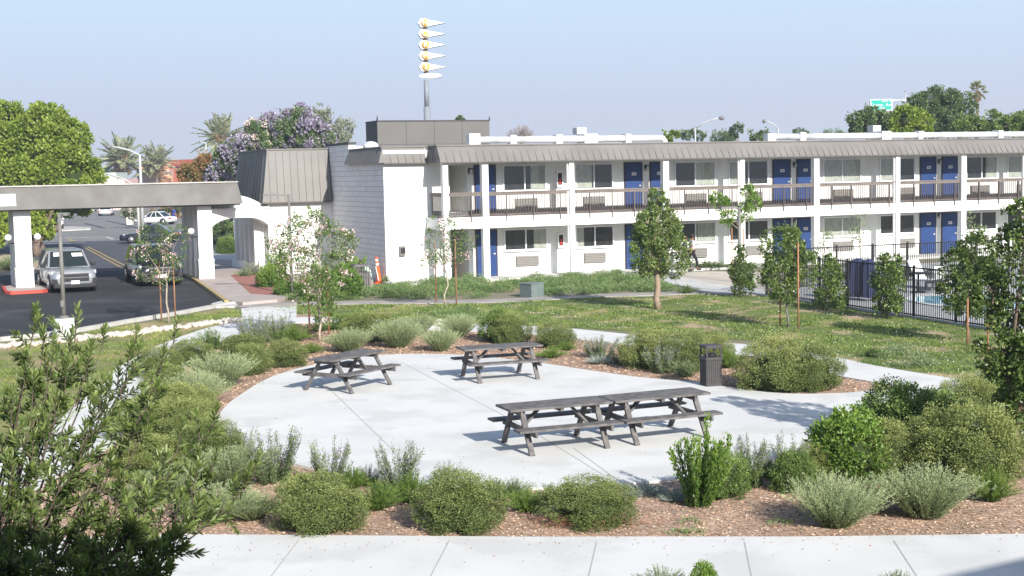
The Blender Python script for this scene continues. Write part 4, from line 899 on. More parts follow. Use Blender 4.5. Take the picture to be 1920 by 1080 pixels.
# ================================================================== PEOPLE
def person(name_label, loc, rz, J, shirt, pants, Hs=1.7, shoes=True, hair=HAIR, skin=SKIN, bag=None, skirt=None):
    """J: joint positions in metres (x right, y forward, z up) ; grows skinned body and clothing"""
    t = empty('person', loc, name_label, 'person', rz=rz)
    def skinmesh(name, verts, edges, radii, mat, root=0):
        me = bpy.data.meshes.new(name); me.from_pydata([tuple(v) for v in verts], edges, []); o = bpy.data.objects.new(name, me); link(o); o.parent = t
        sm = o.modifiers.new('skin', 'SKIN'); sm.use_smooth_shade = True
        for i, r in enumerate(radii): d = me.skin_vertices[0].data[i]; d.radius = (r, r); d.use_root = (i == root)
        o.modifiers.new('subd', 'SUBSURF').levels = 1; o.modifiers['subd'].render_levels = 1
        me.materials.append(mat)
        return o
    order = ['pelvis', 'chest', 'neck', 'head0', 'head1', 'shL', 'elL', 'wrL', 'haL', 'shR', 'elR', 'wrR', 'haR', 'hipL', 'knL', 'anL', 'toL', 'hipR', 'knR', 'anR', 'toR']
    rad = dict(pelvis=.105, chest=.115, neck=.05, head0=.075, head1=.095, shL=.052, elL=.038, wrL=.026, haL=.035, shR=.052, elR=.038, wrR=.026, haR=.035, hipL=.078, knL=.055, anL=.036, toL=.032, hipR=.078, knR=.055, anR=.036, toR=.032)
    E_ = [('pelvis', 'chest'), ('chest', 'neck'), ('neck', 'head0'), ('head0', 'head1'), ('chest', 'shL'), ('shL', 'elL'), ('elL', 'wrL'), ('wrL', 'haL'), ('chest', 'shR'), ('shR', 'elR'), ('elR', 'wrR'), ('wrR', 'haR'), ('pelvis', 'hipL'), ('hipL', 'knL'), ('knL', 'anL'), ('anL', 'toL'), ('pelvis', 'hipR'), ('hipR', 'knR'), ('knR', 'anR'), ('anR', 'toR')]
    k = Hs / 1.7; V = [Vector(J[n_]) * k for n_ in order]
    skinmesh('body', V, [(order.index(a), order.index(b)) for a, b in E_], [rad[n_] * k for n_ in order], skin)
    def sub(name, ns, es, grow, mat, extra=None):
        Vv = [Vector(J[n_]) * k for n_ in ns]; rr_ = [rad[n_] * k * grow + .008 for n_ in ns]
        if extra: 
            for nm, p, r in extra: ns = ns + [nm]; Vv.append(Vector(p) * k); rr_.append(r * k)
        return skinmesh(name, Vv, [(ns.index(a), ns.index(b)) for a, b in es], rr_, mat)
    mid = lambda a, b, f: tuple(Vector(J[a]).lerp(Vector(J[b]), f))
    sub('shirt', ['pelvis', 'chest', 'shL', 'shR'], [('pelvis', 'chest'), ('chest', 'shL'), ('chest', 'shR'), ('shL', 'slL'), ('shR', 'slR'), ('chest', 'nk')], 1.22, shirt, [('slL', mid('shL', 'elL', .75), .06), ('slR', mid('shR', 'elR', .75), .06), ('nk', mid('chest', 'neck', .6), .075)])
    if pants: sub('trousers', ['pelvis', 'hipL', 'knL', 'hipR', 'knR'], [('pelvis', 'hipL'), ('hipL', 'knL'), ('pelvis', 'hipR'), ('hipR', 'knR'), ('knL', 'cL'), ('knR', 'cR')], 1.15, pants, [('cL', mid('knL', 'anL', .85), .055), ('cR', mid('knR', 'anR', .85), .055)])
    hd = Vector(J['head0']).lerp(Vector(J['head1']), .75) * k; m = MB(); m.sphere(hd + Vector((0, -.018, .03)) * k, .112 * k, 12, 8, sc3=(.95, 1, .95)); m.build('hair', hair, t)
    for n_ in ('L', 'R'):
        a = Vector(J['an' + n_]) * k; b = Vector(J['to' + n_]) * k; m = MB(); m.bar(a + Vector((0, -.05, -.045)), b + Vector((0, .03, -.005)), .085, .07); m.build('shoe', BLACK, t)
    return t
walk = dict(pelvis=(0, 0, .93), chest=(0, .03, 1.27), neck=(0, .04, 1.46), head0=(0, .06, 1.54), head1=(0, .07, 1.62), shL=(-.18, .03, 1.38), elL=(-.23, .12, 1.12), wrL=(-.22, .28, .95), haL=(-.21, .33, .89), shR=(.18, .03, 1.38), elR=(.23, -.10, 1.12), wrR=(.22, -.14, .88), haR=(.21, -.13, .80),
            hipL=(-.09, 0, .86), knL=(-.10, -.12, .50), anL=(-.10, -.34, .16), toL=(-.10, -.26, .05), hipR=(.09, 0, .86), knR=(.10, .22, .49), anR=(.10, .25, .08), toR=(.10, .40, .04))
crouch = dict(pelvis=(0, -.12, .48), chest=(0, .12, .84), neck=(0, .26, .98), head0=(0, .33, 1.02), head1=(0, .42, 1.06), shL=(-.16, .20, .90), elL=(-.20, .38, .70), wrL=(-.17, .52, .55), haL=(-.15, .57, .50), shR=(.16, .20, .90), elR=(.20, .38, .70), wrR=(.17, .52, .55), haR=(.15, .57, .50),
              hipL=(-.09, -.08, .44), knL=(-.13, .28, .46), anL=(-.12, .05, .08), toL=(-.12, .22, .04), hipR=(.09, -.08, .44), knR=(.13, .28, .46), anR=(.12, .05, .08), toR=(.12, .22, .04))
CL = lambda n_, c: pm(n_, c, None, rough=.9)
g = G(1297, 508); g.z = .04
person('person in grey top and black trousers walking right past the motel', g, -math.pi / 2 + .35, walk, CL('light grey cloth', (.42, .42, .45)), CL('black cloth', (.02, .02, .025)), 1.68)
g = G(1284, 509); g.z = .04
person('person in dark green top walking just behind the tree crown', g, -math.pi / 2 + .1, walk, CL('dark green cloth', (.07, .09, .085)), MC['black cloth'], 1.62)
g = G(690, 532); g.z = .01
person('child in pale green clothes crouching behind the slatted bin', g, math.pi / 2 + .2, crouch, CL('pale green cloth', (.50, .66, .54)), MC['pale green cloth'], 1.55)
stand = dict(walk); stand.update(knL=(-.10, .02, .5), anL=(-.10, 0, .08), toL=(-.10, .14, .04), knR=(.10, .02, .5), anR=(.10, 0, .08), toR=(.10, .14, .04), elL=(-.24, 0, 1.12), wrL=(-.24, .06, .9), haL=(-.24, .08, .82))
person('person in blue clothes standing in the far car park by the canopy pillar', G(327, 419), 2.6, stand, CL('royal blue cloth', (.03, .06, .30)), MC['royal blue cloth'], 1.8)

# ================================================================== FAR THINGS: pole sign, street lamps, road sign, buildings
def far(px, py, Y): p = at(px, py, Y); return p
Y = 150.; b_ = at(803, 300, Y); t = empty('pole_sign', (b_.x, Y, 0), 'tall grey pole sign with five white pennants carrying yellow discs', 'sign')
zs = lambda py: at(802, py, Y).z
MB().tube([(0, 0, 0), (0, 0, zs(200))], .36, 14).build('pole', GALV if False else pm('blue grey pole', (.20, .22, .25), None, rough=.5), t)
MB().tube([(0, 0, zs(200)), (0, 0, zs(150))], .27, 14).build('pole', MC['blue grey pole'], t)
k_ = Y / FL
def text(s, size, depth, loc, rot, mat, parent, name):
    cu = bpy.data.curves.new(name, 'FONT'); cu.body = s; cu.size = size; cu.extrude = depth; cu.align_x = 'CENTER'; cu.align_y = 'CENTER'
    o = bpy.data.objects.new(name + '_tmp', cu); link(o); dg = bpy.context.evaluated_depsgraph_get(); me = bpy.data.meshes.new_from_object(o.evaluated_get(dg)); bpy.data.objects.remove(o); bpy.data.curves.remove(cu)
    o2 = bpy.data.objects.new(name, me); link(o2); me.materials.clear(); me.materials.append(mat); o2.parent = parent; o2.location = loc; o2.rotation_euler = rot; return o2
YEL = pm('yellow orange disc', (.80, .42, .06), None, rough=.5)
for i, (ch, py) in enumerate(zip('NORMS', (43.5, 64, 84.5, 105, 126))):
    zc = zs(py); m = MB(); q = [(-13 * k_, 0), (-8 * k_, 8 * k_), (1 * k_, 8 * k_), (8 * k_, 5.2 * k_), (37 * k_, -.2 * k_), (8 * k_, -5.6 * k_), (1 * k_, -8 * k_), (-8 * k_, -8 * k_)]
    n = len(q); dep = .9
    m.add([(x, -.45, zc + z) for x, z in q] + [(x, dep - .45, zc + z) for x, z in q], [tuple(range(n)), tuple(range(2 * n - 1, n - 1, -1))], 0)
    m.add([(x, -.45, zc + z) for x, z in q] + [(x, dep - .45, zc + z) for x, z in q], [(j, n + j, n + (j + 1) % n, (j + 1) % n) for j in range(n)], 1)
    pn = m.build('pennant', [PLATE, PANELE], t); pn.rotation_euler = (0, 0, .12)
    dm = MB(); dm.tube([(.0, -.47, zc), (.0, -.56, zc)], 7 * k_, 20); ds = dm.build('disc', YEL, pn)
    text(ch, .80, .02, (.0, -.60, zc), (math.pi / 2, 0, 0), PLATE, pn, 'letter')
    MB().box(-.25, .25, -.2, .2, zc - 11.5 * k_, zc - 7.5 * k_).build('spacer', BARK, t)
m = MB(); zc = zs(142.5); q = [(math.cos(a) * 21 * k_ + 8 * k_, math.sin(a) * 4.6 * k_) for a in np.linspace(0, 2 * math.pi, 24, endpoint=False)]; n = 24
m.add([(x, -.4, zc + z) for x, z in q] + [(x, .4, zc + z) for x, z in q], [tuple(range(n)), tuple(range(2 * n - 1, n - 1, -1))] + [(j, n + j, n + (j + 1) % n, (j + 1) % n) for j in range(n)]); m.build('oval_panel', PLATE, t)

def streetlamp(px, ytop, ex, ey, Y, label, r=.12):
    p = at(px, ytop, Y); e = at(ex, ey, Y); t = empty('street_lamp', (p.x, Y, 0), label, 'street lamp', 'street lamps beyond the motel')
    MB().tube([(0, 0, 0), (0, 0, p.z)], [r, r * .7], 8).build('pole', STEELG, t)
    dx = e.x - p.x; dz = e.z - p.z; MB().tube([(0, 0, p.z - .05), (dx * .3, 0, p.z + dz * .5), (dx * .65, 0, p.z + dz * .85), (dx * .92, 0, e.z)], r * .6, 6).build('arm', STEELG, t)
    m = MB(); m.tube([(dx * .88, 0, e.z), (dx, 0, e.z - .02), (dx * 1.08, 0, e.z - .05)], [.1, .2, .08], 8); m.build('lamp_head', GALV, t)
streetlamp(1303.5, 240, 1354, 221, 120, 'pale street lamp with a long arm reaching right above the motel roof', .09); streetlamp(1459, 240, 1432, 227, 120, 'street lamp with a short curved arm reaching left above the motel roof', .09)
streetlamp(262, 290, 203, 275, 110, 'street lamp over the canopy with its arm reaching left before the palms', .14); streetlamp(257, 349, 176, 323, 100, 'low street lamp arm stretching left just above the canopy', .10)
streetlamp(386, 268, 374, 266, 170, 'thin pale street lamp left of the purple tree', .12)
streetlamp(1698, 176, 1697, 171, 200, 'round topped street lamp behind the green road sign', .12)
# green road sign
Y = 190.; a = at(1632, 186.5, Y); c_ = at(1673, 207, Y); t = empty('road_sign', (a.x, Y, 0), 'green freeway exit sign with white lettering above the trees', 'sign')
w_ = c_.x - a.x; zt_ = a.z; zb = c_.z; h_ = zt_ - zb
GRN = pm('sign green', (.0, .34, .27), None, rough=.5)
MB().box(0, w_, 0, .12, zb, zt_).build('sign_panel', PLATE, t); MB().box(.1, w_ - .1, -.03, -.001, zb + .1, zt_ - .1).build('sign_face', GRN, t)
text('Towne  Ave', .62, .01, (w_ * .5, -.06, zb + h_ * .50), (math.pi / 2, 0, 0), PLATE, t, 'lettering'); text('1 MILE', .42, .01, (w_ * .5, -.06, zb + h_ * .20), (math.pi / 2, 0, 0), PLATE, t, 'lettering'); text('EXIT 45', .40, .01, (w_ * .76, -.06, zb + h_ * .82), (math.pi / 2, 0, 0), PLATE, t, 'lettering')
for x in (.1, w_ - .2): MB().box(x - .12, x + .12, .13, .35, 0, zt_ - .2).build('post', GALV, t)
MB().box(w_ + .0, w_ + 4.5, .15, .3, zt_ - .25, zt_ - .05).build('gantry_beam', STEELG, t)
# red roofed restaurant
Y = 270.; a = at(262, 350, Y); b = at(395, 350, Y); t = empty('restaurant', (a.x, Y, 0), 'low restaurant with dark red flat roof and an orange hipped porch roof behind the palms', 'building')
zz = lambda px, py: at(px, py, Y).z; ex = lambda px: at(px, 320, Y).x - a.x
RED = pm('red roof', (.27, .06, .045), (.22, .05, .04), 2, .7); ORG = pm('orange roof', (.75, .40, .22), (.62, .30, .16), 2, .8); RBR = pm('red brown wall', (.30, .09, .06), None, rough=.8); PW = pm('tan plaster', (.50, .40, .33), (.42, .33, .28), 1, .9)
MB().box(ex(313), ex(400), 0, 8, 0, zz(350, 312)).build('wall', RBR, t); MB().box(ex(312), ex(402), -.6, 8.3, zz(350, 311), zz(350, 299)).build('roof', RED, t)
m = MB()
for q in range(3): x = ex(332 + q * 13); m.box(x, x + .45, -.03, -.001, zz(350, 326), zz(350, 315))
m.build('window', DKIN, t)
MB().box(ex(264), ex(325), -3, 4, 0, zz(290, 318)).build('wall', PW, t)
m = MB(); x0, x1 = ex(260), ex(320); m.hexa([(x0, -3.5, zz(290, 319)), (x1, -3.5, zz(290, 319)), (x1, 4.5, zz(290, 319)), (x0, 4.5, zz(290, 319)), (x0 + .8, -1, zz(290, 306)), (x1 - 1.2, -1, zz(290, 306)), (x1 - 1.2, 2, zz(290, 306)), (x0 + .8, 2, zz(290, 306))]); m.build('porch_roof', ORG, t)
MB().box(ex(308), ex(330), -3.4, -3, 0, zz(290, 330)).build('awning', ORG, t)
# pink striped low building and far roofs
Y = 230.; a = at(160, 350, Y); t = empty('striped_building', (a.x, Y, 0), 'long low pink and white striped building beyond the street', 'building'); L = at(235, 350, Y).x - a.x; zt_ = at(200, 336, Y).z
MB().box(0, L, 0, 8, 0, zt_).build('wall', pm('pink plaster', (.60, .38, .34), None), t)
for q in range(12): MB().box(L * q / 12, L * (q + .45) / 12, -.15, 0, 0, zt_ - .1).build('white_pier', WHITE, t)
MB().box(-.5, L * .7, 2, 9, zt_, zt_ + 1.1).build('roof', pm('grey green roof', (.36, .42, .40), None), t)
t = empty('pale_marker', G(244, 421), 'short pale concrete post at the street corner', 'post'); m = MB(); m.box(-.3, .3, -.3, .3, 0, 1.65); m.box(-.36, .36, -.36, .36, 1.65, 1.75); m.build('post_block', pm('cream post', (.70, .64, .54), None), t)
p = G(267, 415); t = empty('street_sign', p, 'small white sign board on a white post in the far car park', 'sign'); MB().box(-.08, .08, -.05, .05, 0, 1.7).build('post', WHITE, t); MB().box(-.75, .75, -.07, .07, 1.7, 2.5).build('sign_board', PLATE, t)
for u, v, lb in [(328, 418, 'white globe lamp on a dark post beyond the canopy, beside the person in blue')]:
    p = G(u, v); t = empty('globe_lamp', p, lb, 'lamp post'); MB().tube([(0, 0, 0), (0, 0, 2.3)], .04, 8).build('pole', BLACK, t); MB().sphere((0, 0, 2.5), .26).build('globe', PLATE, t)

# ================================================================== PLANT PROTOTYPES (meshes shared by the copies)
DOME = [dome_proto('olive_dome', L_OLIVE, q, .029, 240, 105) for q in (1, 2, 3, 11, 12)]
DOMEG = [dome_proto('green_dome', L_MID, 4, .042, 120, 95, w=.6), dome_proto('green_dome', L_MID, 5, .042, 120, 95, w=.6)]
LEAFY = [dome_proto('leafy_dome', L_BRIGHT, 6, .06, 75, 90, w=.6)]
GREY = [stems_proto('grey_shrub', L_GREY, 7, 420, 1.02, .040, .011, 84, ajit=.30, jit=.010, hv=.30, base=.22, curve=.12)[0], stems_proto('grey_shrub', L_GREY, 8, 400, .95, .040, .011, 84, ajit=.30, jit=.010, hv=.34, base=.20, curve=.12)[0]]
FERN = [stems_proto('fern_shrub', L_FERN, 9, 210, 1.25, .05, .014, 90, arch=.35, core=False)[0], stems_proto('fern_shrub', L_FERN, 10, 200, 1.2, .05, .014, 90, arch=.35, core=False)[0]]
SAGE = [stems_proto('sage', L_SAGE, 20 + q, 34, .55, .046, .020, 230, flower=(.50, 1, .42, .8), jit=.026, base=.34, core=False, curve=.1, hv=.5, tb=1.35) for q in range(3)]
BUSHY = [stems_proto('upright', L_BRIGHT, 30, 15, .85, .050, .028, 330, jit=.028, base=.14, core=False, curve=.45, low=.03, hv=.45)[0]]
LOW = [stems_proto('sage_low', L_SAGE, 40, 120, 1.1, .04, .018, 60, arch=.3)[0], stems_proto('mid_low', L_MID, 41, 120, 1.15, .045, .02, 60, arch=.3)[0]]
TUFT = [tuft_proto('blue_tuft', L_BLUE, 50, 700, .30, .30, .007)]
GTUFT = [tuft_proto('green_tuft', L_GRASS, 51, 160, .22, .16, .010), tuft_proto('green_tuft', L_COVER, 52, 220, .3, .18, .014)]
cnt = 0
def shrub(kind, u, v, wpx, vtop, label, name='shrub', cat='shrub', group=None, var=None, zr=0):
    """front foot (u,v), width in picture pixels, top row"""
    global cnt; cnt += 1
    g = G(u, v); s_ = sc(g.y); w_ = wpx / s_; c_ = g + Vector((0, w_ * .38, 0)); h = max(.15, at(u, vtop, c_.y + w_ * .12).z)
    P = dict(dome=DOME, green=DOMEG, leafy=LEAFY, grey=GREY, fern=FERN, bushy=BUSHY, lows=[LOW[0]], lowg=[LOW[1]], tuft=TUFT, gtuft=GTUFT)
    base = dict(dome=(1.24, .98), green=(1.24, .98), leafy=(1.26, 1.0), grey=(1.25, 1.03), fern=(1.9, .92), bushy=(1.05, 1.03), lows=(1.7, .95), lowg=(1.7, .95), tuft=(.75, .36), gtuft=(.6, .22), sage=(1.25, 1.05))
    bw, bh = base[kind]; tilt = ((cnt * .37) % 1 - .5) * .22; k = (w_ / bw, w_ / bw, h / bh); rz = (cnt * 2.399) % 6.283
    if kind == 'sage':
        fm = SAGE[cnt % 3]; t = empty('flowering_sage', c_, label, 'sage plant', group, rz); t.scale = k
        a = bpy.data.objects.new('foliage', fm[0]); link(a); a.parent = t
        b = bpy.data.objects.new('flower_spikes', fm[1]); link(b); b.parent = t; return t
    me = P[kind][(cnt if var is None else var) % len(P[kind])]
    o = bpy.data.objects.new(name, me); link(o); o.location = c_; o.scale = k; o.rotation_euler = (tilt * .6, tilt, rz); return props(o, label, cat, group)
GD = 'rounded olive shrubs around the plaza'; GG = 'grey green shrubs around the plaza'; GS = 'flowering sage around the plaza'; GF = 'low feathery green shrubs'
SH = [
 # front row, left to right
 ('grey', 400, 990, 150, 902, 'grey-green shrub nearest the lower left corner of the sidewalk', GG), ('grey', 470, 982, 75, 925, 'small narrow grey-green shrub touching the right side of a larger one by the sidewalk', GG),
 ('grey', 415, 925, 165, 832, 'wide grey-green shrub behind the front one, below the plaza left corner', GG),
 ('dome', 590, 1010, 182, 893, 'rounded olive shrub at the sidewalk, leftmost of the three front domes', GD), ('dome', 858, 1006, 180, 888, 'tall rounded olive shrub at the sidewalk, middle of the three front domes', GD), ('dome', 1110, 994, 186, 902, 'rounded olive shrub with dry brown twigs at its foot', GD),
 ('fern', 705, 966, 105, 898, 'feathery green shrub between the left and middle front domes', GF), ('fern', 985, 968, 100, 912, 'feathery green shrub between the middle and right front domes', GF),
 ('sage', 505, 915, 130, 792, 'tall flowering sage at the plaza edge, leftmost of the front row', GS), ('sage', 610, 930, 120, 812, 'flowering sage just behind the left front dome', GS), ('sage', 745, 935, 120, 818, 'flowering sage with upright spikes above the left feathery shrub', GS), ('sage', 690, 915, 60, 868, 'short flowering sage between two taller clumps at the front plaza edge', GS),
 ('lows', 965, 940, 90, 892, 'short sage behind the gap right of the middle front dome', None),
 ('tuft', 1215, 935, 95, 895, 'blue-grey grass clump at the front plaza edge', 'blue-grey grass clumps'), ('tuft', 1272, 945, 75, 905, 'darker grass clump in the shade of the tall upright shrub', 'blue-grey grass clumps'), ('tuft', 1165, 925, 60, 893, 'small pale grass clump behind the right front dome', 'blue-grey grass clumps'),
 ('bushy', 1312, 962, 118, 768, 'tall bright green shrub with upright leafy shoots in front of the tables', None),
 ('lowg', 1395, 925, 90, 835, 'loose green shrub right of the tall upright shrub', None), ('sage', 1420, 920, 90, 800, 'flowering sage right of the tall bright upright shrub', GS), ('sage', 1490, 922, 95, 805, 'flowering sage with purplish tops left of the bright leafy mound', GS), ('green', 1490, 928, 85, 850, 'small dark green shrub under the purplish sage', None),
 ('leafy', 1605, 912, 165, 772, 'large bright leafy shrub behind the two front grey shrubs', None), ('dome', 1672, 905, 135, 795, 'olive shrub grown into the right side of the bright leafy shrub', GD), ('bushy', 1560, 900, 60, 768, 'narrow bright shrub shooting up left of the leafy mound', None),
 ('grey', 1580, 1003, 158, 880, 'grey-green fountain shrub at the sidewalk, left of the front pair', GG), ('grey', 1630, 965, 70, 900, 'small grey-green shrub tucked behind the left one of the front pair', GG), ('grey', 1755, 988, 175, 862, 'widest grey-green fountain shrub at the sidewalk, right of the front pair', GG),
 ('fern', 1872, 950, 100, 868, 'bright feathery shrub beside the right fountain shrub', GF), ('dome', 1830, 915, 200, 760, 'large olive shrub at the right picture edge above the feathery one', GD), ('grey', 1905, 862, 120, 752, 'pale blue-grey shrub at the right picture edge', GG),
 ('green', 1700, 850, 165, 722, 'big dark green shrub in the shade where plaza and path meet', None), ('green', 1770, 835, 120, 735, 'dark shaded shrub to the right of the biggest dark one', None), ('dome', 1830, 800, 130, 712, 'olive shrub in front of the large dark tree at the right', GD),
 ('lows', 1640, 800, 70, 738, 'small sage at the left foot of the shaded shrubs', None),
 # left side, going up
 ('dome', 372, 880, 150, 792, 'olive shrub hidden behind the foreground leaves, lowest of the left column', GD), ('dome', 322, 845, 150, 752, 'olive shrub second from below in the left column', GD), ('dome', 325, 800, 140, 722, 'olive shrub in front of the grey pair left of the plaza', GD),
 ('grey', 358, 762, 100, 690, 'grey-green shrub, lower of the overlapping pair left of the plaza', GG), ('grey', 408, 733, 108, 654, 'large grey-green shrub, upper of the overlapping pair left of the plaza', GG),
 ('dome', 300, 760, 90, 690, 'olive shrub left of the grey pair against the curved path', GD), ('dome', 290, 715, 90, 655, 'olive shrub against the curved path above the grey pair', GD),
 ('dome', 465, 706, 80, 648, 'olive shrub between the big grey shrub and the left table', GD), ('dome', 530, 692, 85, 640, 'olive shrub directly behind the left table end', GD), ('dome', 350, 690, 90, 640, 'dark olive shrub beside the bright path bend', GD), ('lowg', 392, 660, 85, 612, 'loose green shrub at the bend of the curved path', None),
 ('sage', 470, 650, 75, 578, 'dark flowering sage beside the white walk, left clump', GS), ('sage', 515, 645, 70, 582, 'dark flowering sage beside the white walk, right clump', GS), ('dome', 450, 675, 95, 630, 'olive shrub below the dark sage', GD), ('fern', 540, 645, 90, 604, 'bright feathery shrub left of the staked tree', GF), ('fern', 580, 665, 60, 640, 'low feathery plant at the foot of the staked tree', GF),
 ('grey', 652, 664, 78, 612, 'smallest grey-green shrub right of the staked tree', GG), ('dome', 690, 645, 110, 588, 'olive shrub behind the small grey shrub right of the staked tree', GD), ('grey', 745, 656, 88, 592, 'round grey-green shrub behind the left table', GG), ('grey', 780, 632, 65, 588, 'grey-green shrub mostly hidden behind the round grey one', GG), ('grey', 826, 662, 64, 610, 'grey-green shrub in the mulch left of the far table', GG), ('grey', 860, 635, 62, 585, 'grey-green shrub just above the one left of the far table', GG),
 ('green', 938, 645, 80, 582, 'dark green shrub right behind the far table', None), ('dome', 960, 648, 75, 592, 'olive shrub touching the dark one behind the far table', GD), ('dome', 1042, 655, 78, 606, 'olive shrub right of the far table', GD), ('fern', 1035, 675, 66, 648, 'small bright feathery plant at the right end of the far table', GF), ('fern', 1062, 660, 50, 640, 'tiny feathery plant under the olive shrub right of the far table', GF),
 ('green', 650, 620, 90, 590, 'low green shrub behind the stakes on the walk side', None), ('lowg', 595, 625, 70, 600, 'loose low green shrub between the stakes and the walk', None),
 ('sage', 1125, 675, 85, 622, 'flowering sage left of the blue-grey grass clump', GS), ('tuft', 1127, 686, 58, 656, 'rounded pale blue-grey grass clump at the plaza edge', 'blue-grey grass clumps'),
 ('sage', 1180, 688, 85, 632, 'flowering sage right of the pale blue-grey clump', GS), ('dome', 1225, 695, 115, 622, 'olive shrub in the middle of the bed behind the paired tables', GD), ('sage', 1250, 704, 90, 640, 'flowering sage in front of the middle olive shrub of the bed', GS), ('dome', 1300, 700, 100, 625, 'olive shrub just behind the black litter bin, left side', GD), ('lows', 1290, 712, 80, 670, 'low grey sage at the foot of the shrub left of the litter bin', None), ('fern', 1370, 694, 66, 652, 'bright feathery plant right of the litter bin', GF), ('dome', 1345, 685, 80, 632, 'olive shrub peeping over the litter bin', GD),
 ('dome', 1465, 740, 150, 640, 'large olive shrub right of the litter bin, left half of the big mound', GD), ('dome', 1525, 738, 135, 648, 'large olive shrub, right half of the big mound right of the litter bin', GD),
 ('lowg', 1640, 672, 60, 648, 'small grey green weed patch on the lawn beside the path', None),
 ('lowg', 560, 945, 90, 878, 'loose green plant between the grey shrubs and the left front dome', None), ('fern', 655, 925, 90, 872, 'feathery green shrub behind the right side of the left front dome', GF), ('fern', 770, 950, 100, 885, 'feathery green shrub touching the left side of the middle front dome', GF), ('lowg', 930, 945, 100, 890, 'loose green plant right behind the middle front dome', None), ('sage', 840, 920, 80, 862, 'short flowering sage peeping over the middle front dome', GS), ('lowg', 1035, 945, 80, 905, 'low green plant left of the right front dome', None),
 ('green', 1360, 940, 110, 850, 'dense green shrub close to the right of the tall upright shrub', None), ('sage', 1455, 905, 90, 830, 'flowering sage behind the small dark green shrub', GS), ('dome', 1530, 915, 90, 835, 'olive shrub left under the large bright leafy shrub', GD), ('dome', 1760, 880, 140, 790, 'olive shrub below the two shaded dark shrubs', GD), ('dome', 1880, 900, 120, 800, 'olive shrub at the foot of the large dark tree', GD), ('lows', 1850, 740, 100, 690, 'wispy grey shrub beside the path at the right edge', None), ('green', 1900, 790, 110, 690, 'dark green shrub touching the trunk of the right edge tree', None),
 ('sage', 440, 870, 90, 800, 'flowering sage at the left tip of the plaza', GS), ('dome', 250, 830, 120, 750, 'olive shrub between the white path bend and the left column', GD), ('dome', 260, 900, 150, 820, 'olive shrub deep behind the foreground leaves', GD), ('grey', 300, 950, 130, 870, 'grey-green shrub mostly covered by the foreground leaves', GG),
 # bottom edge
 ('lows', 1245, 1125, 130, 1058, 'sage plant tips rising at the bottom picture edge', None), ('leafy', 1320, 1120, 55, 1056, 'small leafy plant top at the bottom edge right of the sage tips', None), ('lows', 1690, 1120, 90, 1064, 'grey plant tips at the bottom edge near the shadow corner', None),
]
for q in SH: shrub(*q[:6], group=q[6])
# dry twigs at the foot of the right front dome
rr = np.random.RandomState(5); n = 700; g = G(1085, 992)
P = np.stack([rr.normal(size=n) * .45, rr.normal(size=n) * .12, rr.rand(n) * .12], 1); o = bpy.data.objects.new('dry_twigs', cloudmesh('dry_twigs', [(*leafcloud(P, rr.normal(size=(n, 3)) * [1, 1, .4], .12, .006, rr.rand(n)), 0)], [leafmat('dry twig', (.20, .08, .05), (.42, .20, .13), 0)])); link(o); o.location = g + Vector((0, .1, .02)); props(o, kind='stuff')
# near the buildings
SH2 = [('leafy', 505, 545, 55, 500, 'yellow green shrub beside the brick paving', None), ('sage', 480, 522, 50, 480, 'dusky flowering plant by the shaded lobby fins', None), ('lows', 455, 524, 40, 498, 'grey plant at the corner of the lobby fins', None),
 ('leafy', 540, 560, 60, 530, 'low green plant in front of the white planter pot', None), ('bushy', 528, 520, 45, 455, 'green shrub behind the white planter pot', None), ('green', 600, 565, 55, 500, 'green shrub left of the slatted bin group', None), ('leafy', 640, 562, 75, 505, 'leafy green shrub touching the slatted bin', None), ('sage', 640, 528, 60, 478, 'purple flowering plant behind the slatted bin', None), ('bushy', 655, 540, 55, 462, 'tall green shrub against the block wall', None), ('lows', 722, 533, 26, 512, 'tiny grey plant at the foot of the block wall corner', None),
 ('green', 425, 480, 50, 445, 'green bush left of the planter tub beyond the arch', None), ('lows', 1335, 508, 150, 486, 'low grey plant strip right of the walking people, left part', None), ('lowg', 1345, 506, 60, 490, 'low green plant under the lower windows right of the walkers', None), ('lows', 1235, 513, 70, 494, 'low grey plant behind the round tree trunk', None), ('lowg', 1410, 505, 90, 488, 'low green plant behind the narrow bush by the walk', None), ('lowg', 1290, 552, 45, 532, 'round ground cover clump alone beside the tan path', None),
 ('lowg', 1600, 528, 140, 506, 'olive hedge plant behind the far pool fence, left part', None), ('lowg', 1720, 522, 150, 498, 'olive hedge plant behind the far pool fence, middle part', None), ('lowg', 1840, 516, 150, 490, 'olive hedge plant behind the far pool fence, right part', None),
 ('grey', 15, 512, 70, 478, 'dry yellowish bush behind the left canopy pillar', None)]
for q in SH2: shrub(*q[:6], group=q[6])

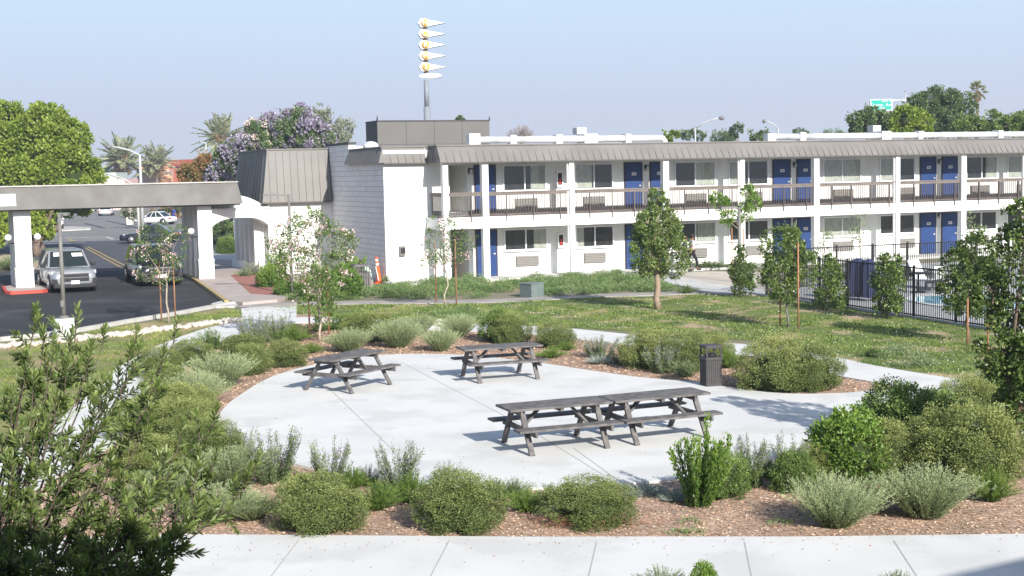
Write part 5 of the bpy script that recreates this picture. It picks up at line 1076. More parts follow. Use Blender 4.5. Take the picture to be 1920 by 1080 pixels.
# ================================================================== TREES
def limb(mb, a, b, r0, r1, wob=.06, n=5, rr=rs):
    a = Vector(a); b = Vector(b); pts = []; rad = []
    for i in range(n):
        f = i / (n - 1); p = a.lerp(b, f); k = (b - a).length * wob * math.sin(f * math.pi)
        pts.append(p + Vector(rr.normal(size=3) * k)); rad.append(r0 + (r1 - r0) * f)
    mb.tube(pts, rad, 7)
def tree(base, lobes, leaf, dens, mat, label, cat='tree', name='tree', trunk=None, bark=None, lw=.5, flowers=None, group=None, seed=1, core=False, lump=None, per=60, split=None, fork=.45, zmin=-.8):
    """lobes: (cx,cy,cz,rx,ry,rz) relative to base. trunk: (radius, [points]) """
    bark = bark or BARK
    rr = np.random.RandomState(seed); t = empty(name, base, label, cat, group)
    mb = MB(); tr, top = trunk; limb(mb, (0, 0, 0), top, tr, tr * .7, .03, 6, rr)
    for l in lobes:
        c_ = Vector(l[:3]); limb(mb, Vector(top) * (fork + .5 * rr.rand() * (1 - fork)), c_, tr * .5, tr * .12, .08, 5, rr)
        for q in range(4):
            d = Vector(unit(rr.normal(size=(1, 3)))[0]); e = c_ + Vector((d.x * l[3], d.y * l[4], abs(d.z) * l[5])) * .8; limb(mb, c_, e, tr * .13, tr * .04, .08, 4, rr)
    mb.build('trunk', bark, t)
    parts = []; fl = []
    for i, l in enumerate(lobes):
        R3 = l[3:]; vol = (l[3] * l[4] * l[5]) ** (1 / 3); nl = max(6, int(dens * vol ** 2)); lr = lump or vol * .30
        P, A, r = lump_leaves(0, R3, nl, lr, per, zmin, seed=seed * 31 + i); P = P + np.array(l[:3]); 
        ns = int(nl * .55) + 4; d = unit(rr.normal(size=(ns, 3)) + [0, 0, .25]); s0 = d * np.array(R3) * .9 + np.array(l[:3]); sd_ = unit(d + rr.normal(size=(ns, 3)) * .4 + [0, 0, .45]); sl_ = vol * (.18 + .40 * rr.rand(ns)); kk = 14
        qi = np.repeat(np.arange(ns), kk); f_ = np.tile(np.linspace(.1, 1, kk), ns); PS = s0[qi] + sd_[qi] * (sl_[qi] * f_)[:, None] + rr.normal(size=(ns * kk, 3)) * leaf * .35; AS = sd_[qi] + rr.normal(size=(ns * kk, 3)) * .8
        P = np.concatenate([P, PS]); A = np.concatenate([A, AS]); r = np.concatenate([r, .35 + .6 * rr.rand(len(PS))])
        L_ = leaf * (.7 + .6 * rr.rand(len(P)))
        if flowers:
            f = rr.rand(len(P)) < flowers[1] * np.clip(1.6 * (r - .2), 0, 1.2); 
            # flowers sit in clumps on some lumps
            cl_ = (np.arange(len(P)) // per); pick = rr.rand(cl_.max() + 1) < flowers[2]; f = f & pick[cl_]
            fl.append(leafcloud(P[f] * 1.0 + unit(P[f] - np.array(l[:3])) * leaf * .5, A[f], leaf * flowers[3], leaf * flowers[3] * .8, rr.rand(f.sum())))
            k_ = ~f | (rr.rand(len(P)) < .4); P, A, r, L_ = P[k_], A[k_], r[k_], L_[k_]
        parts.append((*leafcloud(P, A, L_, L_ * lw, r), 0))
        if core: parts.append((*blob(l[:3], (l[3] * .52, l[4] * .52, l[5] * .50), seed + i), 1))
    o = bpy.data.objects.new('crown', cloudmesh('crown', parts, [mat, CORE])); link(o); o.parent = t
    if fl:
        o = bpy.data.objects.new('blossom', cloudmesh('blossom', [(*x, 0) for x in fl], [flowers[0]])); link(o); o.parent = t
    return t
def lobes_px(base, boxes, ry=1.):
    """crown lobes from picture boxes (x0,y0,x1,y1[,dy]) at the tree's own distance"""
    out = []
    for b in boxes:
        dy = b[4] if len(b) > 4 else 0; Y = base.y + dy; c_ = at((b[0] + b[2]) / 2, (b[1] + b[3]) / 2, Y); rx = (b[2] - b[0]) / 2 / sc(Y); rz = (b[3] - b[1]) / 2 / sc(Y)
        out.append((c_.x - base.x, c_.y - base.y, c_.z, rx, max(rx * ry, .1), rz))
    return out
def stakes(base, pxs, ytops, name='tree stake', lab='', tiez=.95):
    for px, yb, yt, lb in zip(pxs[0], pxs[1], ytops, lab):
        g = G(px, yb); H = at(px, yt, g.y).z; o = MB().tube([(0, 0, 0), (0, 0, H)], [.027, .024], 8).build('tree_stake', STAKE, loc=g); props(o, lb, 'stake', 'orange tree stakes')
# round dark tree on the lawn
b = G(1234, 580)
tree(b, lobes_px(b, [(1212, 356, 1252, 412), (1192, 402, 1278, 468), (1182, 445, 1238, 512), (1225, 440, 1288, 518), (1196, 398, 1232, 440, -.3), (1240, 395, 1275, 440, .2)]),   .072, 140, L_DARK, 'round dark green tree with a bare brown trunk on the lawn', trunk=(.12, (0, 0, 1.9)), bark=pm('light brown bark', (.33, .25, .19), (.24, .18, .13), 8, .9), lw=.62, seed=3, per=85, zmin=-1)
# staked crape myrtles
b = G(317, 606)
tree(b, lobes_px(b, [(262, 418, 345, 470), (250, 445, 300, 500), (300, 430, 352, 500), (285, 480, 345, 535), (252, 500, 290, 530)]), .065, 62, L_MID, 'young staked tree with pink blossom before the black car', trunk=(.035, (-.02, 0, 1.7)), bark=BARKL, flowers=(L_PINK, 1.0, .22, 1.0), seed=5, per=32, lw=.5, fork=.7)
stakes(b, ((303, 329), (604, 598)), (488, 484), lab=('orange stake left of the young pink tree by the parking lot', 'orange stake right of the young pink tree by the parking lot'))
b = G(601, 642)
tree(b, lobes_px(b, [(548, 398, 620, 450), (505, 425, 575, 490), (580, 430, 665, 485), (520, 470, 600, 540), (590, 470, 650, 545), (560, 520, 640, 585), (585, 560, 630, 615)]), .07, 100, L_MID, 'largest staked tree with pink and cream blossom before the block wall', trunk=(.04, (0, 0, 1.3)), bark=BARKL, flowers=(L_PINK, .9, .17, 1.0), seed=6, per=42, lw=.5, fork=.6)
for u, v, w_ in ((535, 435, 20), (570, 420, 22), (572, 492, 22), (530, 450, 24), (663, 466, 9), (616, 420, 9), (555, 485, 16)):
    pass
stakes(b, ((581, 617), (634, 628)), (512, 500), lab=('orange stake left of the largest blossoming tree', 'orange stake right of the largest blossoming tree'))
b = G(836, 577)
tree(b, lobes_px(b, [(800, 405, 850, 440), (792, 430, 840, 490), (835, 425, 890, 475), (815, 455, 880, 505), (792, 480, 825, 515)]), .065, 70, L_MID, 'slim staked tree with few pink flowers before the left end of the motel', trunk=(.032, (0, 0, 1.9)), bark=BARKL, flowers=(L_PINK, 1., .16, .95), seed=8, per=30, lw=.5, fork=.7)
stakes(b, ((818, 856), (568, 572)), (455, 448), lab=('orange stake left of the slim tree before the motel end', 'orange stake right of the slim tree before the motel end'))
b = G(1478, 614)
tree(b, lobes_px(b, [(1430, 430, 1500, 500), (1470, 430, 1512, 480), (1425, 480, 1490, 545), (1480, 470, 1535, 540), (1440, 520, 1500, 570), (1475, 422, 1498, 450)]), .08, 120, L_DARK, 'bushy staked tree with glossy leaves at the left end of the pool fence', trunk=(.035, (0, 0, 1.3)), bark=GALV, seed=9, per=48, lw=.6, fork=.6)
stakes(b, ((1463, 1497), (612, 618)), (520, 455), lab=('orange stake left of the glossy tree by the pool fence', 'taller orange stake right of the glossy tree by the pool fence'))
b = G(1387, 557)
tree(b, lobes_px(b, [(1378, 460, 1398, 500), (1368, 490, 1408, 535), (1372, 520, 1412, 557)]), .08, 240, L_DARK, 'narrow dark bush below the lamp post by the concrete walk', trunk=(.03, (0, 0, 1.0)), seed=10, per=45, lw=.55, cat='bush', name='bush')
b = G(1388, 530)
tree(b, lobes_px(b, [(1345, 372, 1368, 398), (1352, 395, 1380, 420), (1398, 360, 1424, 400), (1385, 385, 1412, 418), (1330, 365, 1352, 385), (1392, 350, 1415, 372)]), .12, 160, L_BRIGHT, 'pale green sapling with splayed branches behind the middle lamp post', trunk=(.04, (0, 0, 2.6)), bark=BARKL, seed=11, per=26, lw=.45, fork=.8)
stakes(b, ((1373, 1395), (530, 529)), (428, 428), lab=('orange stake left of the pale sapling before the motel', 'orange stake right of the pale sapling before the motel'))
for (u, v, bx, sd, lb) in [(1555, 580, [(1528, 535, 1585, 582), (1535, 495, 1575, 545), (1545, 478, 1565, 505)], 12, 'rounded bush against the left part of the pool fence'),
                           (1663, 598, [(1640, 540, 1690, 590), (1638, 500, 1692, 550), (1650, 478, 1685, 512)], 13, 'upright shrub against the pool fence right of the blue parasols')]:
    b = G(u, v); tree(b, lobes_px(b, bx), .08, 210, L_DARK, lb, trunk=(.03, (0, 0, .9)), seed=sd, per=50, lw=.6, cat='bush', name='bush')
b = G(1815, 642)
tree(b, lobes_px(b, [(1770, 470, 1830, 530), (1800, 440, 1865, 500), (1765, 520, 1830, 585), (1820, 500, 1880, 560), (1790, 560, 1850, 600)]), .085, 130, L_DARK, 'leafy staked tree right of the pool water, before the fence', trunk=(.05, (0, 0, 1.4)), seed=14, per=55, lw=.6, fork=.6)
stakes(b, ((1814, 1852), (648, 665)), (560, 560), lab=('orange stake below the leafy tree right of the pool', 'orange stake beneath the large dark tree at the right edge'))
b = G(1905, 880)
tree(b, lobes_px(b, [(1850, 540, 1950, 650), (1865, 430, 1975, 560), (1880, 372, 1960, 460), (1840, 600, 1930, 720), (1905, 560, 2010, 700), (1940, 420, 2050, 560), (1835, 500, 1890, 600), (1885, 640, 1990, 760), (1850, 660, 1930, 760), (1880, 720, 1960, 820)], 1.), .07, 100, L_DARK, 'large dark tree cut by the right picture edge', trunk=(.09, (0, 0, 1.6)), seed=15, per=85, lw=.6, fork=.5)
# thin saplings before the motel behind the fence
for (u, v, bx, sd, lb) in [(1545, 528, [(1535, 430, 1562, 465), (1528, 455, 1550, 480)], 16, 'thin pale sapling left of the far pool fence'), (1614, 524, [(1600, 400, 1630, 440), (1595, 430, 1615, 455)], 17, 'thin pale sapling before the curtained lower window'),
                           (1822, 520, [(1805, 400, 1835, 450), (1830, 420, 1850, 465)], 18, 'thin sapling before the shaded lower windows at the right')]:
    b = G(u, v); tree(b, lobes_px(b, bx), .10, 60, L_SAGE, lb, trunk=(.025, (0, 0, 2.2)), bark=BARKL, seed=sd, per=12, lw=.35, name='sapling', fork=.8)

# ------------------------------------------------------------------ trees beyond
def bgtree(px, Y, boxes, mat, label, leaf, seed, dens=60, per=45, tr=.3, group=None, fl=None, core=True, lw=.6, bark=None, cat='tree'):
    p = at(px, 400, Y); b = Vector((p.x, Y, 0)); lb = lobes_px(b, boxes); zc = min(l[2] for l in lb)
    return tree(b, lb, leaf * .72, dens * 1.5, mat, label, trunk=(tr, (0, 0, max(1.5, zc * .9))), seed=seed, per=int(per * 1.3), core=core, flowers=fl, lw=lw, group=group, bark=bark, cat=cat, zmin=-.9)
GB = 'trees beyond the motel'
bgtree(70, 92, [(-20, 200, 60, 300), (40, 205, 130, 300), (90, 230, 165, 330), (-40, 270, 50, 380), (30, 270, 120, 380), (100, 290, 180, 380), (-30, 340, 60, 450), (40, 360, 100, 450), (110, 330, 175, 400, 6)], L_LIME, 'big rounded lime green tree rising over the left end of the canopy', .30, 61, 15, 150, .4)
bgtree(520, 105, [(470, 225, 540, 300), (520, 210, 600, 290), (560, 230, 620, 300), (480, 270, 560, 340), (540, 270, 610, 340), (410, 265, 480, 330), (398, 300, 470, 380), (430, 250, 500, 320)], L_FAR, 'tall jacaranda covered in purple blossom behind the lobby roof', .26, 62, 13, 110, .35, None, (L_JAC, 1.4, .62, 1.1))
bgtree(492, 98, [(463, 226, 496, 262), (470, 255, 500, 285)], L_FAR, 'pink flowered tree at the left shoulder of the jacaranda', .22, 63, 22, 70, .2, None, (L_PALEP, .9, .25, 1.), core=False)
bgtree(372, 108, [(335, 310, 385, 350), (365, 290, 410, 350), (385, 330, 420, 400)], L_RED, 'green and reddish shrub tree between the canopy and the jacaranda', .22, 64, 22, 70, .2)
bgtree(600, 150, [(578, 198, 620, 232), (590, 215, 622, 250)], L_EUC, 'grey green gum tree top above the jacaranda', .30, 65, 12, 60, .3, GB); bgtree(636, 140, [(612, 225, 664, 262), (620, 240, 655, 275)], L_EUC, 'pale brownish gum tree right of the jacaranda', .28, 66, 12, 60, .3, GB, core=False)
bgtree(150, 260, [(176, 318, 215, 336), (205, 320, 235, 335)], L_FAR, 'far dark trees low behind the street lamp arm', .5, 67, 6, 40, .3, GB)
bgtree(425, 96, [(398, 408, 440, 445), (430, 418, 462, 450)], L_FAR, 'dark tree seen through the arch', .2, 68, 22, 60, .2, core=True); bgtree(1010 - 580, 110, [(400, 395, 470, 425)], L_EUC, 'pale leafed tree top seen through the arch', .25, 69, 12, 40, .2, core=False)
bgtree(335, 175, [(285, 388, 330, 402), (320, 380, 350, 405)], L_RED, 'reddish bush in the far car park under the canopy', .3, 70, 10, 40, .15)
bgtree(262, 140, [(225, 392, 250, 412), (240, 390, 262, 412)], L_EUC, 'dry straw coloured bush on the street corner', .22, 71, 14, 50, .12); bgtree(118, 150, [(95, 392, 118, 405), (112, 396, 138, 408)], L_FAR, 'dark green bush beside the far left kerb', .25, 72, 14, 50, .12)
bgtree(65, 90, [(50, 395, 80, 440), (-20, 398, 40, 460)], L_LIME, 'lower lime green tree behind the left canopy pillar', .28, 73, 16, 90, .25)
# right of the motel
for i, (px, Y, bx, mt, lb) in enumerate([
    (1640, 95, [(1592, 215, 1640, 250), (1610, 205, 1660, 245), (1640, 212, 1690, 250)], L_FAR, 'dark wispy tree at the left end of the right tree group'),
    (1745, 105, [(1700, 178, 1760, 225), (1735, 168, 1790, 215), (1765, 180, 1825, 230), (1690, 200, 1740, 245), (1740, 210, 1810, 250)], L_FAR, 'tallest dark green tree of the right group'),
    (1705, 85, [(1670, 205, 1725, 250), (1700, 215, 1745, 255)], L_LIME, 'yellow green tree in front of the tallest one'),
    (1830, 88, [(1790, 222, 1850, 256), (1830, 215, 1885, 252)], L_MID, 'bright green tree right of the tallest tree'),
    (1905, 84, [(1870, 222, 1925, 256), (1900, 212, 1960, 252)], L_MID, 'green tree at the right picture edge behind the roof')]):
    bgtree(px, Y, bx, mt, lb, .24, 80 + i, 20, 80, .3, GB)
for i, (px, Y, bx, mt, lb) in enumerate([
    (1258, 110, [(1243, 248, 1275, 266)], L_LIME, 'low light green tree just right of the left roof duct'), (1292, 160, [(1278, 243, 1302, 262), (1300, 246, 1322, 262)], L_FAR, 'pair of small far tree tops behind the long lamp arm'),
    (1383, 130, [(1372, 236, 1396, 258)], L_FAR, 'small round dark tree between the two lamp posts behind the roof'), (1350, 170, [(1325, 250, 1378, 264)], L_FAR, 'low far tree line between the roof ducts'),
    (1422, 120, [(1405, 245, 1440, 264)], L_FAR, 'small green tree at the left end of the right roof duct'), (1500, 200, [(1486, 244, 1515, 256), (1540, 246, 1585, 258)], L_FAR, 'far hazy tree tops above the right roof duct'),
    (862, 160, [(857, 219, 870, 228)], L_MID, 'tiny green tree top over the rooftop screen')]):
    bgtree(px, Y, bx, mt, lb, .30, 90 + i, 14, 60, .2, GB, core=False)
# bare tree
p = at(978, 300, 130); b = Vector((p.x, 130, 0)); t = empty('bare_tree', b, 'leafless grey tree behind the left roof duct', 'tree'); mb = MB(); rr = np.random.RandomState(3); zt_ = at(978, 262, 130).z
limb(mb, (0, 0, 0), (0, 0, zt_), .25, .18, .02); mb.build('trunk', BARK, t); n = 2600; P0 = []; A0 = []
for q in range(60):
    th = rr.rand() * math.pi; d = np.array([math.cos(th) * 1.1, rr.normal() * .3, math.sin(th)]); d /= np.linalg.norm(d); L_ = 1.35 * (.7 + .4 * rr.rand())
    for f in np.linspace(.1, 1, 30): P0.append(np.array([0, 0, zt_ - .1]) + d * L_ * f + rr.normal(size=3) * .06); A0.append(d + rr.normal(size=3) * .5)
o = bpy.data.objects.new('twigs', cloudmesh('twigs', [(*leafcloud(np.array(P0), np.array(A0), .35, .035), 0)], [L_TWIG])); link(o); o.parent = t
# palms
def palm(px, pyc, Y, rpx, label, fan=False, trunkr=.3, skirt=True, seed=1):
    c_ = at(px, pyc, Y); t = empty('palm_tree', (c_.x, Y, 0), label, 'palm', 'palms beyond the hotel'); R = rpx / sc(Y); rr = np.random.RandomState(seed)
    MB().tube([(0, 0, 0), (0, 0, c_.z * .5), (0, 0, c_.z)], [trunkr * 1.1, trunkr * .9, trunkr], 10).build('trunk', BARK, t)
    Pl = []; Al = []; Ll = []; Pd = []; Ad = []
    nf = 46 if not fan else 60
    for q in range(nf):
        az = rr.rand() * 2 * math.pi; el = math.radians(rr.uniform(-20, 80)) if not fan else math.radians(rr.uniform(-50, 80)); L_ = R * (.85 + .3 * rr.rand())
        h = np.array([math.cos(az) * math.cos(el), math.sin(az) * math.cos(el), math.sin(el)])
        for f in np.linspace(.15, 1, 26) if not fan else np.linspace(.5, .7, 5):
            p_ = h * L_ * f + np.array([0, 0, -.22 * L_ * f * f * (1 - .2 * el)]); 
            for sgn in ((-1, 1) if not fan else range(5)):
                side = np.cross(h, [0, 0, 1]); side /= np.linalg.norm(side) + 1e-6
                if fan: a_ = h + side * (sgn - 2) * .35 + rr.normal(size=3) * .12
                else: a_ = h * .8 + side * sgn * .8 + np.array([0, 0, -.15]) + rr.normal(size=3) * .1
                Pl.append(p_ + [0, 0, c_.z]); Al.append(a_); Ll.append(L_ * (.26 * (1.15 - f)) + .12 if not fan else L_ * .45)
    o = bpy.data.objects.new('fronds', cloudmesh('fronds', [(*leafcloud(np.array(Pl), np.array(Al), np.array(Ll), R * .042 if not fan else R * .05), 0)], [L_PALM])); link(o); o.parent = t
    if skirt:
        n = 500; az = rr.rand(n) * 6.283; z = -rr.rand(n) * R * (.55 if not fan else .9); P = np.stack([np.cos(az) * trunkr * 1.4, np.sin(az) * trunkr * 1.4, c_.z + z], 1); A = np.stack([np.cos(az) * .6, np.sin(az) * .6, rr.normal(size=n) * .3 + (.5 if not fan else -1.2)], 1)
        o = bpy.data.objects.new('skirt', cloudmesh('skirt', [(*leafcloud(P, A, R * .28, R * .035), 0)], [L_SKIRT])); link(o); o.parent = t
palm(228, 300, 260, 58, 'feather palm right of the lime tree, leftmost of the palms', seed=2); palm(293, 308, 262, 48, 'feather palm in front of the orange porch roof', seed=3); palm(415, 262, 240, 56, 'feather palm behind the purple jacaranda', seed=4)
palm(1833, 170, 130, 18, 'tall fan palm standing high above the right trees', True, .16, seed=5)

# ================================================================== FOREGROUND TREE (lower left)
def fgtree():
    rr = np.random.RandomState(21); Y0 = 8.2; p = at(-60, 1250, Y0); base = Vector((p.x - .2, Y0, 0)); t = empty('foreground_tree', base, 'near tree with long narrow leaves filling the lower left corner', 'tree')
    mb = MB(); root = Vector((0, 0, 1.6)); limb(mb, (0, 0, 0), root, .11, .09, .03)
    tips = [(65, 608, 8.6), (80, 660, 8.4), (128, 680, 8.9), (192, 648, 9.4), (165, 700, 9.0), (250, 668, 9.6), (235, 715, 9.2), (300, 700, 9.6), (325, 645, 9.9), (290, 745, 9.2), (200, 745, 8.8), (120, 740, 8.6), (60, 760, 8.2), (20, 800, 8.), (100, 800, 8.2), (170, 800, 8.5),
            (398, 800, 9.4), (330, 850, 9.0), (300, 900, 8.6), (150, 860, 8.2), (60, 860, 7.8), (395, 885, 9.2), (365, 905, 8.8), (200, 900, 8.2), (110, 920, 7.8), (20, 920, 7.5), (270, 965, 8.0),
            (220, 950, 8), (60, 985, 7.4), (150, 985, 7.5), (325, 985, 7.6), (240, 1005, 7.4), (355, 1000, 7.7), (320, 1040, 7.2), (290, 1070, 7.), (200, 1040, 7.), (100, 1050, 7.), (20, 1050, 7.), (150, 1085, 6.8), (230, 1095, 6.8), (60, 1110, 6.8), (0, 690 + 300, 7.2), (-20, 860, 7.8), (310, 1085, 7.1), (470, 905, 9.3),
            (255, 690, 9.3), (185, 770, 8.6), (95, 705, 8.5), (275, 800, 8.9), (45, 720, 8.3), (140, 640, 9.3)]
    P = []; A = []; Lg = []; R = []
    mid = []
    for i, (u, v, Y) in enumerate(tips):
        tip = at(u, v, Y) - base
        m_ = root.lerp(tip, .55) + Vector((0, 0, -.10)); 
        pts = [root, root.lerp(m_, .5) + Vector((rr.normal() * .04, 0, -.05)), m_, m_.lerp(tip, .6) + Vector((rr.normal() * .03, rr.normal() * .03, -.02)), tip]
        if i % 2 == 0 or v < 720: mb.tube(pts, [.022, .016, .010, .006, .002], 6)
        else: mb.tube(pts[2:], [.010, .006, .003], 5)
        dens = 1.0 if v > 790 else .75
        d0 = (tip - m_).normalized()
        ntw = int((17 if v > 940 else (11 if v > 800 else 7)) * dens + 2)
        for q in range(ntw):
            f = rr.rand() ** .7 if q else 1.; s0 = m_.lerp(tip, .25 + .75 * f)
            dv = (np.array(d0) * .55 + rr.normal(size=3) * .8 + np.array([0, 0, .22])); dv /= np.linalg.norm(dv); tl = .10 + .15 * rr.rand()
            if q == 0: dv = np.array(d0) * .5 + np.array([0, 0, .8]); dv /= np.linalg.norm(dv)
            s0 = np.array(s0); e = s0 + dv * tl; mb.tube([tuple(s0), tuple(e)], [.005, .0025], 4, cap=False)
            nlf = 27
            for k in range(nlf):
                g_ = (k + .5) / nlf; g_ = g_ ** .7; az = k * 2.4; x_ = np.cross(dv, [.3, .2, 1]); x_ /= np.linalg.norm(x_); y_ = np.cross(dv, x_)
                a_ = dv * (.45 + .7 * g_) + (x_ * math.cos(az) + y_ * math.sin(az)) * (1.0 - .45 * g_) + rr.normal(size=3) * .12
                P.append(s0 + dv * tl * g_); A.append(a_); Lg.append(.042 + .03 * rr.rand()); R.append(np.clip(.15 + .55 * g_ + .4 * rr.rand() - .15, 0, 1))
    mb.build('branches', pm('dark grey bark', (.11, .085, .065), (.07, .055, .045), 14, .9), t)
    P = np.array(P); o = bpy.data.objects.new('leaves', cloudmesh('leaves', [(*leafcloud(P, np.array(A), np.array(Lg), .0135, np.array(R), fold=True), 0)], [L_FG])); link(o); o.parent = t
fgtree()

# ================================================================== GROUND STUFF
def inpoly(x, y, poly):
    c_ = np.zeros(len(x), bool); n = len(poly); j = n - 1
    for i in range(n):
        xi, yi, xj, yj = poly[i][0], poly[i][1], poly[j][0], poly[j][1]
        c_ ^= ((yi > y) != (yj > y)) & (x < (xj - xi) * (y - yi) / (yj - yi + 1e-9) + xi); j = i
    return c_
def scatter(n, poly, rr):
    xs = [p[0] for p in poly]; ys = [p[1] for p in poly]; x = rr.uniform(min(xs), max(xs), n); y = rr.uniform(min(ys), max(ys), n); k = inpoly(x, y, poly); return x[k], y[k]
def vnoise(x, y, s_, seed):
    r = np.random.RandomState(seed); v = 0
    for q in range(5):
        a, b, c_ = r.uniform(-1, 1, 3); w_ = np.hypot(a, b) + .3; v = v + np.sin((x * a + y * b) / w_ / s_ * (1 + q * .6) * 3 + c_ * 9)
    return v / 5
def grassmesh(name, poly, n, h, w_, mat, seed, thr=-.25, z=.015, s_=2.2, lean=.5):
    rr = np.random.RandomState(seed); x, y = scatter(n, poly, rr); k = vnoise(x, y, s_, seed + 1) + rr.normal(size=len(x)) * .12 > thr; x, y = x[k], y[k]
    P = np.stack([x, y, np.full(len(x), z)], 1); A = rr.normal(size=P.shape) * lean + np.array([0, 0, 1]); r = np.clip(.45 + .35 * vnoise(x, y, s_ * .5, seed + 2) + rr.normal(size=len(x)) * .2, 0, 1)
    o = bpy.data.objects.new(name, cloudmesh(name, [(*leafcloud(P, A, h * (.5 + rr.rand(len(x))), w_, r), 0)], [mat])); link(o); return props(o, kind='stuff')
LR = gp(lawnR); LLp = gp(lawnL)
grassmesh('grass', LR, 170000, .06, .02, L_GRASS, 101, -.05, s_=1.3, lean=.8); grassmesh('grass', LLp, 60000, .07, .02, L_GRASS, 103, -.05)
grassmesh('grass', LR, 130000, .075, .022, L_MID, 111, .16, s_=1.0, lean=.8)
# clover blossom specks
rr = np.random.RandomState(9); x, y = scatter(9000, LR, rr); k = vnoise(x, y, 1.3, 77) > .1; x, y = x[k], y[k]
o = bpy.data.objects.new('clover_blossom', cloudmesh('clover', [(*leafcloud(np.stack([x, y, np.full(len(x), .06)], 1), rr.normal(size=(len(x), 3)) + [0, 0, .4], .035, .03), 0)], [L_CREAM])); link(o); props(o, kind='stuff')
# ground cover mounds before the motel
def cover(polys, name, mat, hs, seed, nper=260, sz=.085, wd=.022, msz=.36):
    rr = np.random.RandomState(seed); parts = []
    for poly in polys:
        xs = [p[0] for p in poly]; ys = [p[1] for p in poly]; area = (max(xs) - min(xs)) * (max(ys) - min(ys)); x, y = scatter(int(area * 4.0), poly, rr)
        h = hs * (.35 + 1.15 * rr.rand(len(x))); i = np.repeat(np.arange(len(x)), nper); d = unit(rr.normal(size=(len(i), 3)) + [0, 0, .35]); d[:, 2] = np.abs(d[:, 2]); q = .5 + .55 * rr.rand(len(i))
        P = np.stack([x[i] + d[:, 0] * msz * q, y[i] + d[:, 1] * msz * q, .01 + d[:, 2] * h[i] * q], 1); A = d + rr.normal(size=d.shape) * .5; tone = rr.rand(len(x))
        parts.append((*leafcloud(P, A, sz * (.6 + .8 * rr.rand(len(P))), wd, np.clip(.15 + .35 * tone[i] + .5 * rr.rand(len(P)), 0, 1)), 0))
    o = bpy.data.objects.new(name, cloudmesh(name, parts, [mat])); link(o); return props(o, kind='stuff')
cover([gp([(525, 562), (560, 552), (640, 556), (700, 548), (735, 540), (800, 532), (870, 527), (912, 530), (925, 552), (900, 560), (820, 562), (700, 562), (600, 564)]),
       gp([(935, 540), (960, 528), (1060, 520), (1150, 518), (1200, 524), (1260, 540), (1270, 549), (1180, 550), (1080, 555), (1040, 559), (1025, 548), (985, 543), (960, 548), (930, 548)])], 'ground_cover', L_COVER, .26, 31)
cover([gp([(1230, 1005), (1230, 985), (1330, 978), (1400, 1000), (1330, 1008)]), gp([(1400, 970), (1470, 960), (1500, 985), (1420, 990)])], 'weed_patch', L_COVER, .05, 33, 110, .05, .014, .18)
cover([gp([(820, 590), (880, 583), (960, 600), (900, 606), (830, 604)])], 'weed_patch', L_COVER, .2, 35, 200)
cover([gp([(780, 608), (850, 606), (850, 618), (785, 618)])], 'white_flower_patch', L_CREAM, .12, 36, 120, .06, .05, .2)
cover([gp([(1620, 660), (1700, 655), (1760, 690), (1660, 690)])], 'weed_patch', L_SAGE, .14, 37, 160, .07, .02, .3)
# bark chips lying on the mulch near the camera and far
rr = np.random.RandomState(55); poly = gp([(-100, 1012), (330, 1006), (960, 1010), (1500, 1010), (2150, 1002), (2100, 800), (1700, 840), (1560, 866), (1250, 912), (960, 926), (640, 900), (425, 830), (330, 760), (100, 900)])
x, y = scatter(52000, poly, rr); ip = inpoly(x, y, [tuple(p) for p in smooth(E0, 4)]); x, y = x[~ip], y[~ip]
P = np.stack([x, y, np.full(len(x), .012) + rr.rand(len(x)) * .015], 1); A = rr.normal(size=P.shape) * [1, 1, .22]
o = bpy.data.objects.new('bark_chips', cloudmesh('bark_chips', [(*leafcloud(P, A, .05 * (.5 + rr.rand(len(x))), .016), 0)], [CHIP])); link(o); props(o, kind='stuff')
poly2 = gp([(425, 765), (460, 740), (560, 690), (770, 664), (1000, 678), (1200, 706), (1400, 730), (1600, 738), (1640, 715), (1400, 662), (1080, 630), (800, 616), (600, 605), (430, 630), (300, 690)])
x, y = scatter(60000, poly2, rr); ip = inpoly(x, y, [tuple(p) for p in smooth(E0, 4)]); x, y = x[~ip], y[~ip]
P = np.stack([x, y, np.full(len(x), .012) + rr.rand(len(x)) * .015], 1); A = rr.normal(size=P.shape) * [1, 1, .22]
o = bpy.data.objects.new('bark_chips', cloudmesh('bark_chips', [(*leafcloud(P, A, .06 * (.5 + rr.rand(len(x))), .022), 0)], [CHIP])); link(o); props(o, kind='stuff')
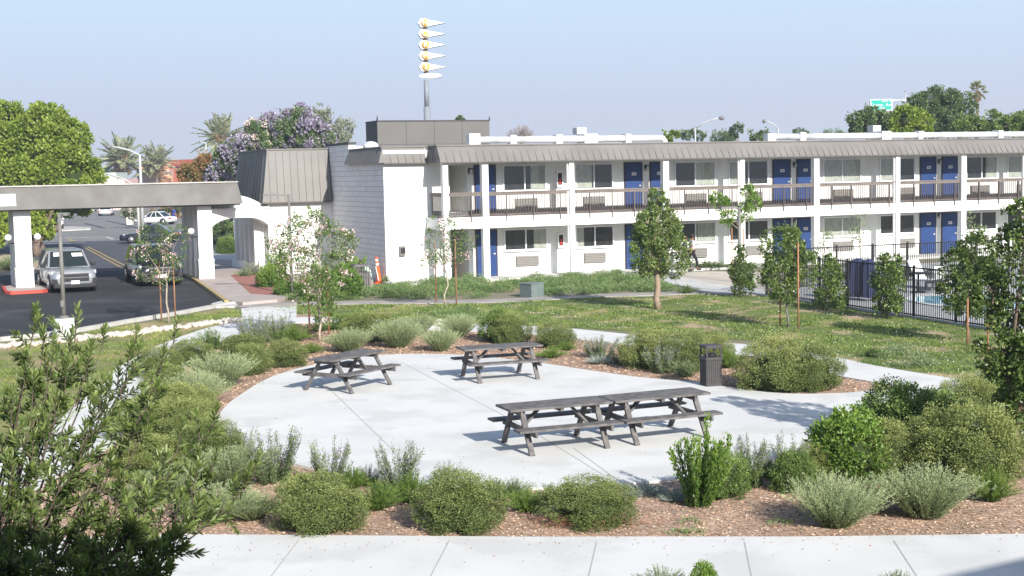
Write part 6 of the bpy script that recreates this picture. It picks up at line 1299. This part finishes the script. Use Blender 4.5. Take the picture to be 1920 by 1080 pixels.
# river rocks in a double row: one rock each
def rockmesh(seed):
    r = np.random.RandomState(seed); bm = bmesh.new(); bmesh.ops.create_icosphere(bm, subdivisions=2, radius=.5)
    f = r.normal(size=(3, 3))
    for v in bm.verts: v.co *= 1 + .13 * math.sin(v.co.x * 5 * f[0, 0] + f[0, 1]) + .1 * math.sin(v.co.y * 6 + f[1, 1] + v.co.z * 4)
    me = bpy.data.meshes.new('river_rock'); bm.to_mesh(me); bm.free(); me.materials.append(ROCK)
    for p in me.polygons: p.use_smooth = True
    return me
RK = [rockmesh(i) for i in range(5)]; rr = np.random.RandomState(8); line = [(0, 652), (60, 648), (130, 640), (200, 633), (255, 628), (300, 621), (350, 615), (400, 608), (450, 603)]; LP = [G(*q) for q in line]
tot = [0]
for a, b in zip(LP[:-1], LP[1:]): tot.append(tot[-1] + (b - a).length)
for i in range(235):
    s_ = tot[-1] * (i + rr.rand()) / 235; k = max(j for j in range(len(tot) - 1) if tot[j] <= s_); p = LP[k].lerp(LP[k + 1], (s_ - tot[k]) / (tot[k + 1] - tot[k])); z = .13 + .13 * rr.rand()
    o = bpy.data.objects.new('river_rock', RK[i % 5]); link(o); o.location = (p.x + rr.normal() * .05, p.y + rr.uniform(-.42, .42), z * .28); o.scale = (z * (1 + .5 * rr.rand()), z, z * .72); o.rotation_euler = (0, 0, rr.rand() * 6)
    props(o, 'pale rounded rock in the edging strip between parking lot and path', 'rock', 'pale rocks edging the left lawn')
# unseen wing added outside the picture on the right to shade the sidewalk corner
hw_ = 6.0; off = Vector((math.sin(SUN_AZ), math.cos(SUN_AZ), 0)) * (hw_ / math.tan(SUN_EL)); q0 = G(1745, 1080, .05) + off; q1 = G(1920, 1040, .05) + off; dv_ = (q1 - q0).normalized()
t = empty('hotel_building', (0, 0, 0), 'unseen white hotel building at the view point, its roof deepened to shade the near tree', 'building')
MB().box(-34, 8.5, -12, -1.7, 0, 6.1).build('wall', WHITE, t); MB().box(-34.5, 9, -12.3, 1.5, 6.1, 6.4).build('roof', SEAM, t); MB().box(-34, 8.5, -1.7, -.15, 2.95, 3.1).build('balcony_slab', WTRIM, t)  # unseen roof, edge run forward so its shade reaches the near tree's lower leaves
t = empty('shadow_wing', (q0.x, q0.y, 0), 'unseen white wing added past the right edge to cast the sidewalk corner shadow', 'building', rz=math.atan2(dv_.y, dv_.x))
MB().box(-1.0, 26, -8, -1.2, 0, 5.6).build('wall', WHITE, t); MB().box(-1.4, 26.4, -8.4, 0, 5.6, hw_).build('roof', SEAM, t)

# ================================================================== SUMMER HAZE
hz = MB().box(-420, 420, -30, 560, -1.0, 34).build('haze', [pm('air', (1, 1, 1), None)]); props(hz, kind='stuff')
hm = bpy.data.materials.new('summer haze'); hm.use_nodes = True; ht = hm.node_tree; ht.nodes.remove(ht.nodes['Principled BSDF'])
hv_ = ht.nodes.new('ShaderNodeVolumePrincipled'); hv_.inputs['Color'].default_value = (.80, .87, 1, 1); hv_.inputs['Density'].default_value = .0006; hv_.inputs['Anisotropy'].default_value = .2
ht.links.new(hv_.outputs[0], ht.nodes['Material Output'].inputs['Volume']); hz.data.materials.clear(); hz.data.materials.append(hm)

# fallen leaves and dark specks on the concrete
rr = np.random.RandomState(66); pl = [tuple(p) for p in smooth(E0, 4)]; x, y = scatter(2600, pl, rr); cx_, cy_ = 1.3, 28.6
d_ = np.hypot(x - cx_, y - cy_); k = rr.rand(len(x)) < np.clip((d_ - 4.5) / 9, .02, .5); x, y = x[k], y[k]
x2 = rr.uniform(-7, 8, 260); y2 = 17.75 - np.abs(rr.normal(size=260)) * .5; x = np.concatenate([x, x2]); y = np.concatenate([y, y2])
P = np.stack([x, y, np.full(len(x), .055) + rr.rand(len(x)) * .006], 1); A = rr.normal(size=P.shape) * [1, 1, .12]
o = bpy.data.objects.new('leaf_litter', cloudmesh('leaf_litter', [(*leafcloud(P, A, .03 * (.5 + rr.rand(len(x))), .014), 0)], [MC['dry twig']])); link(o); props(o, kind='stuff')
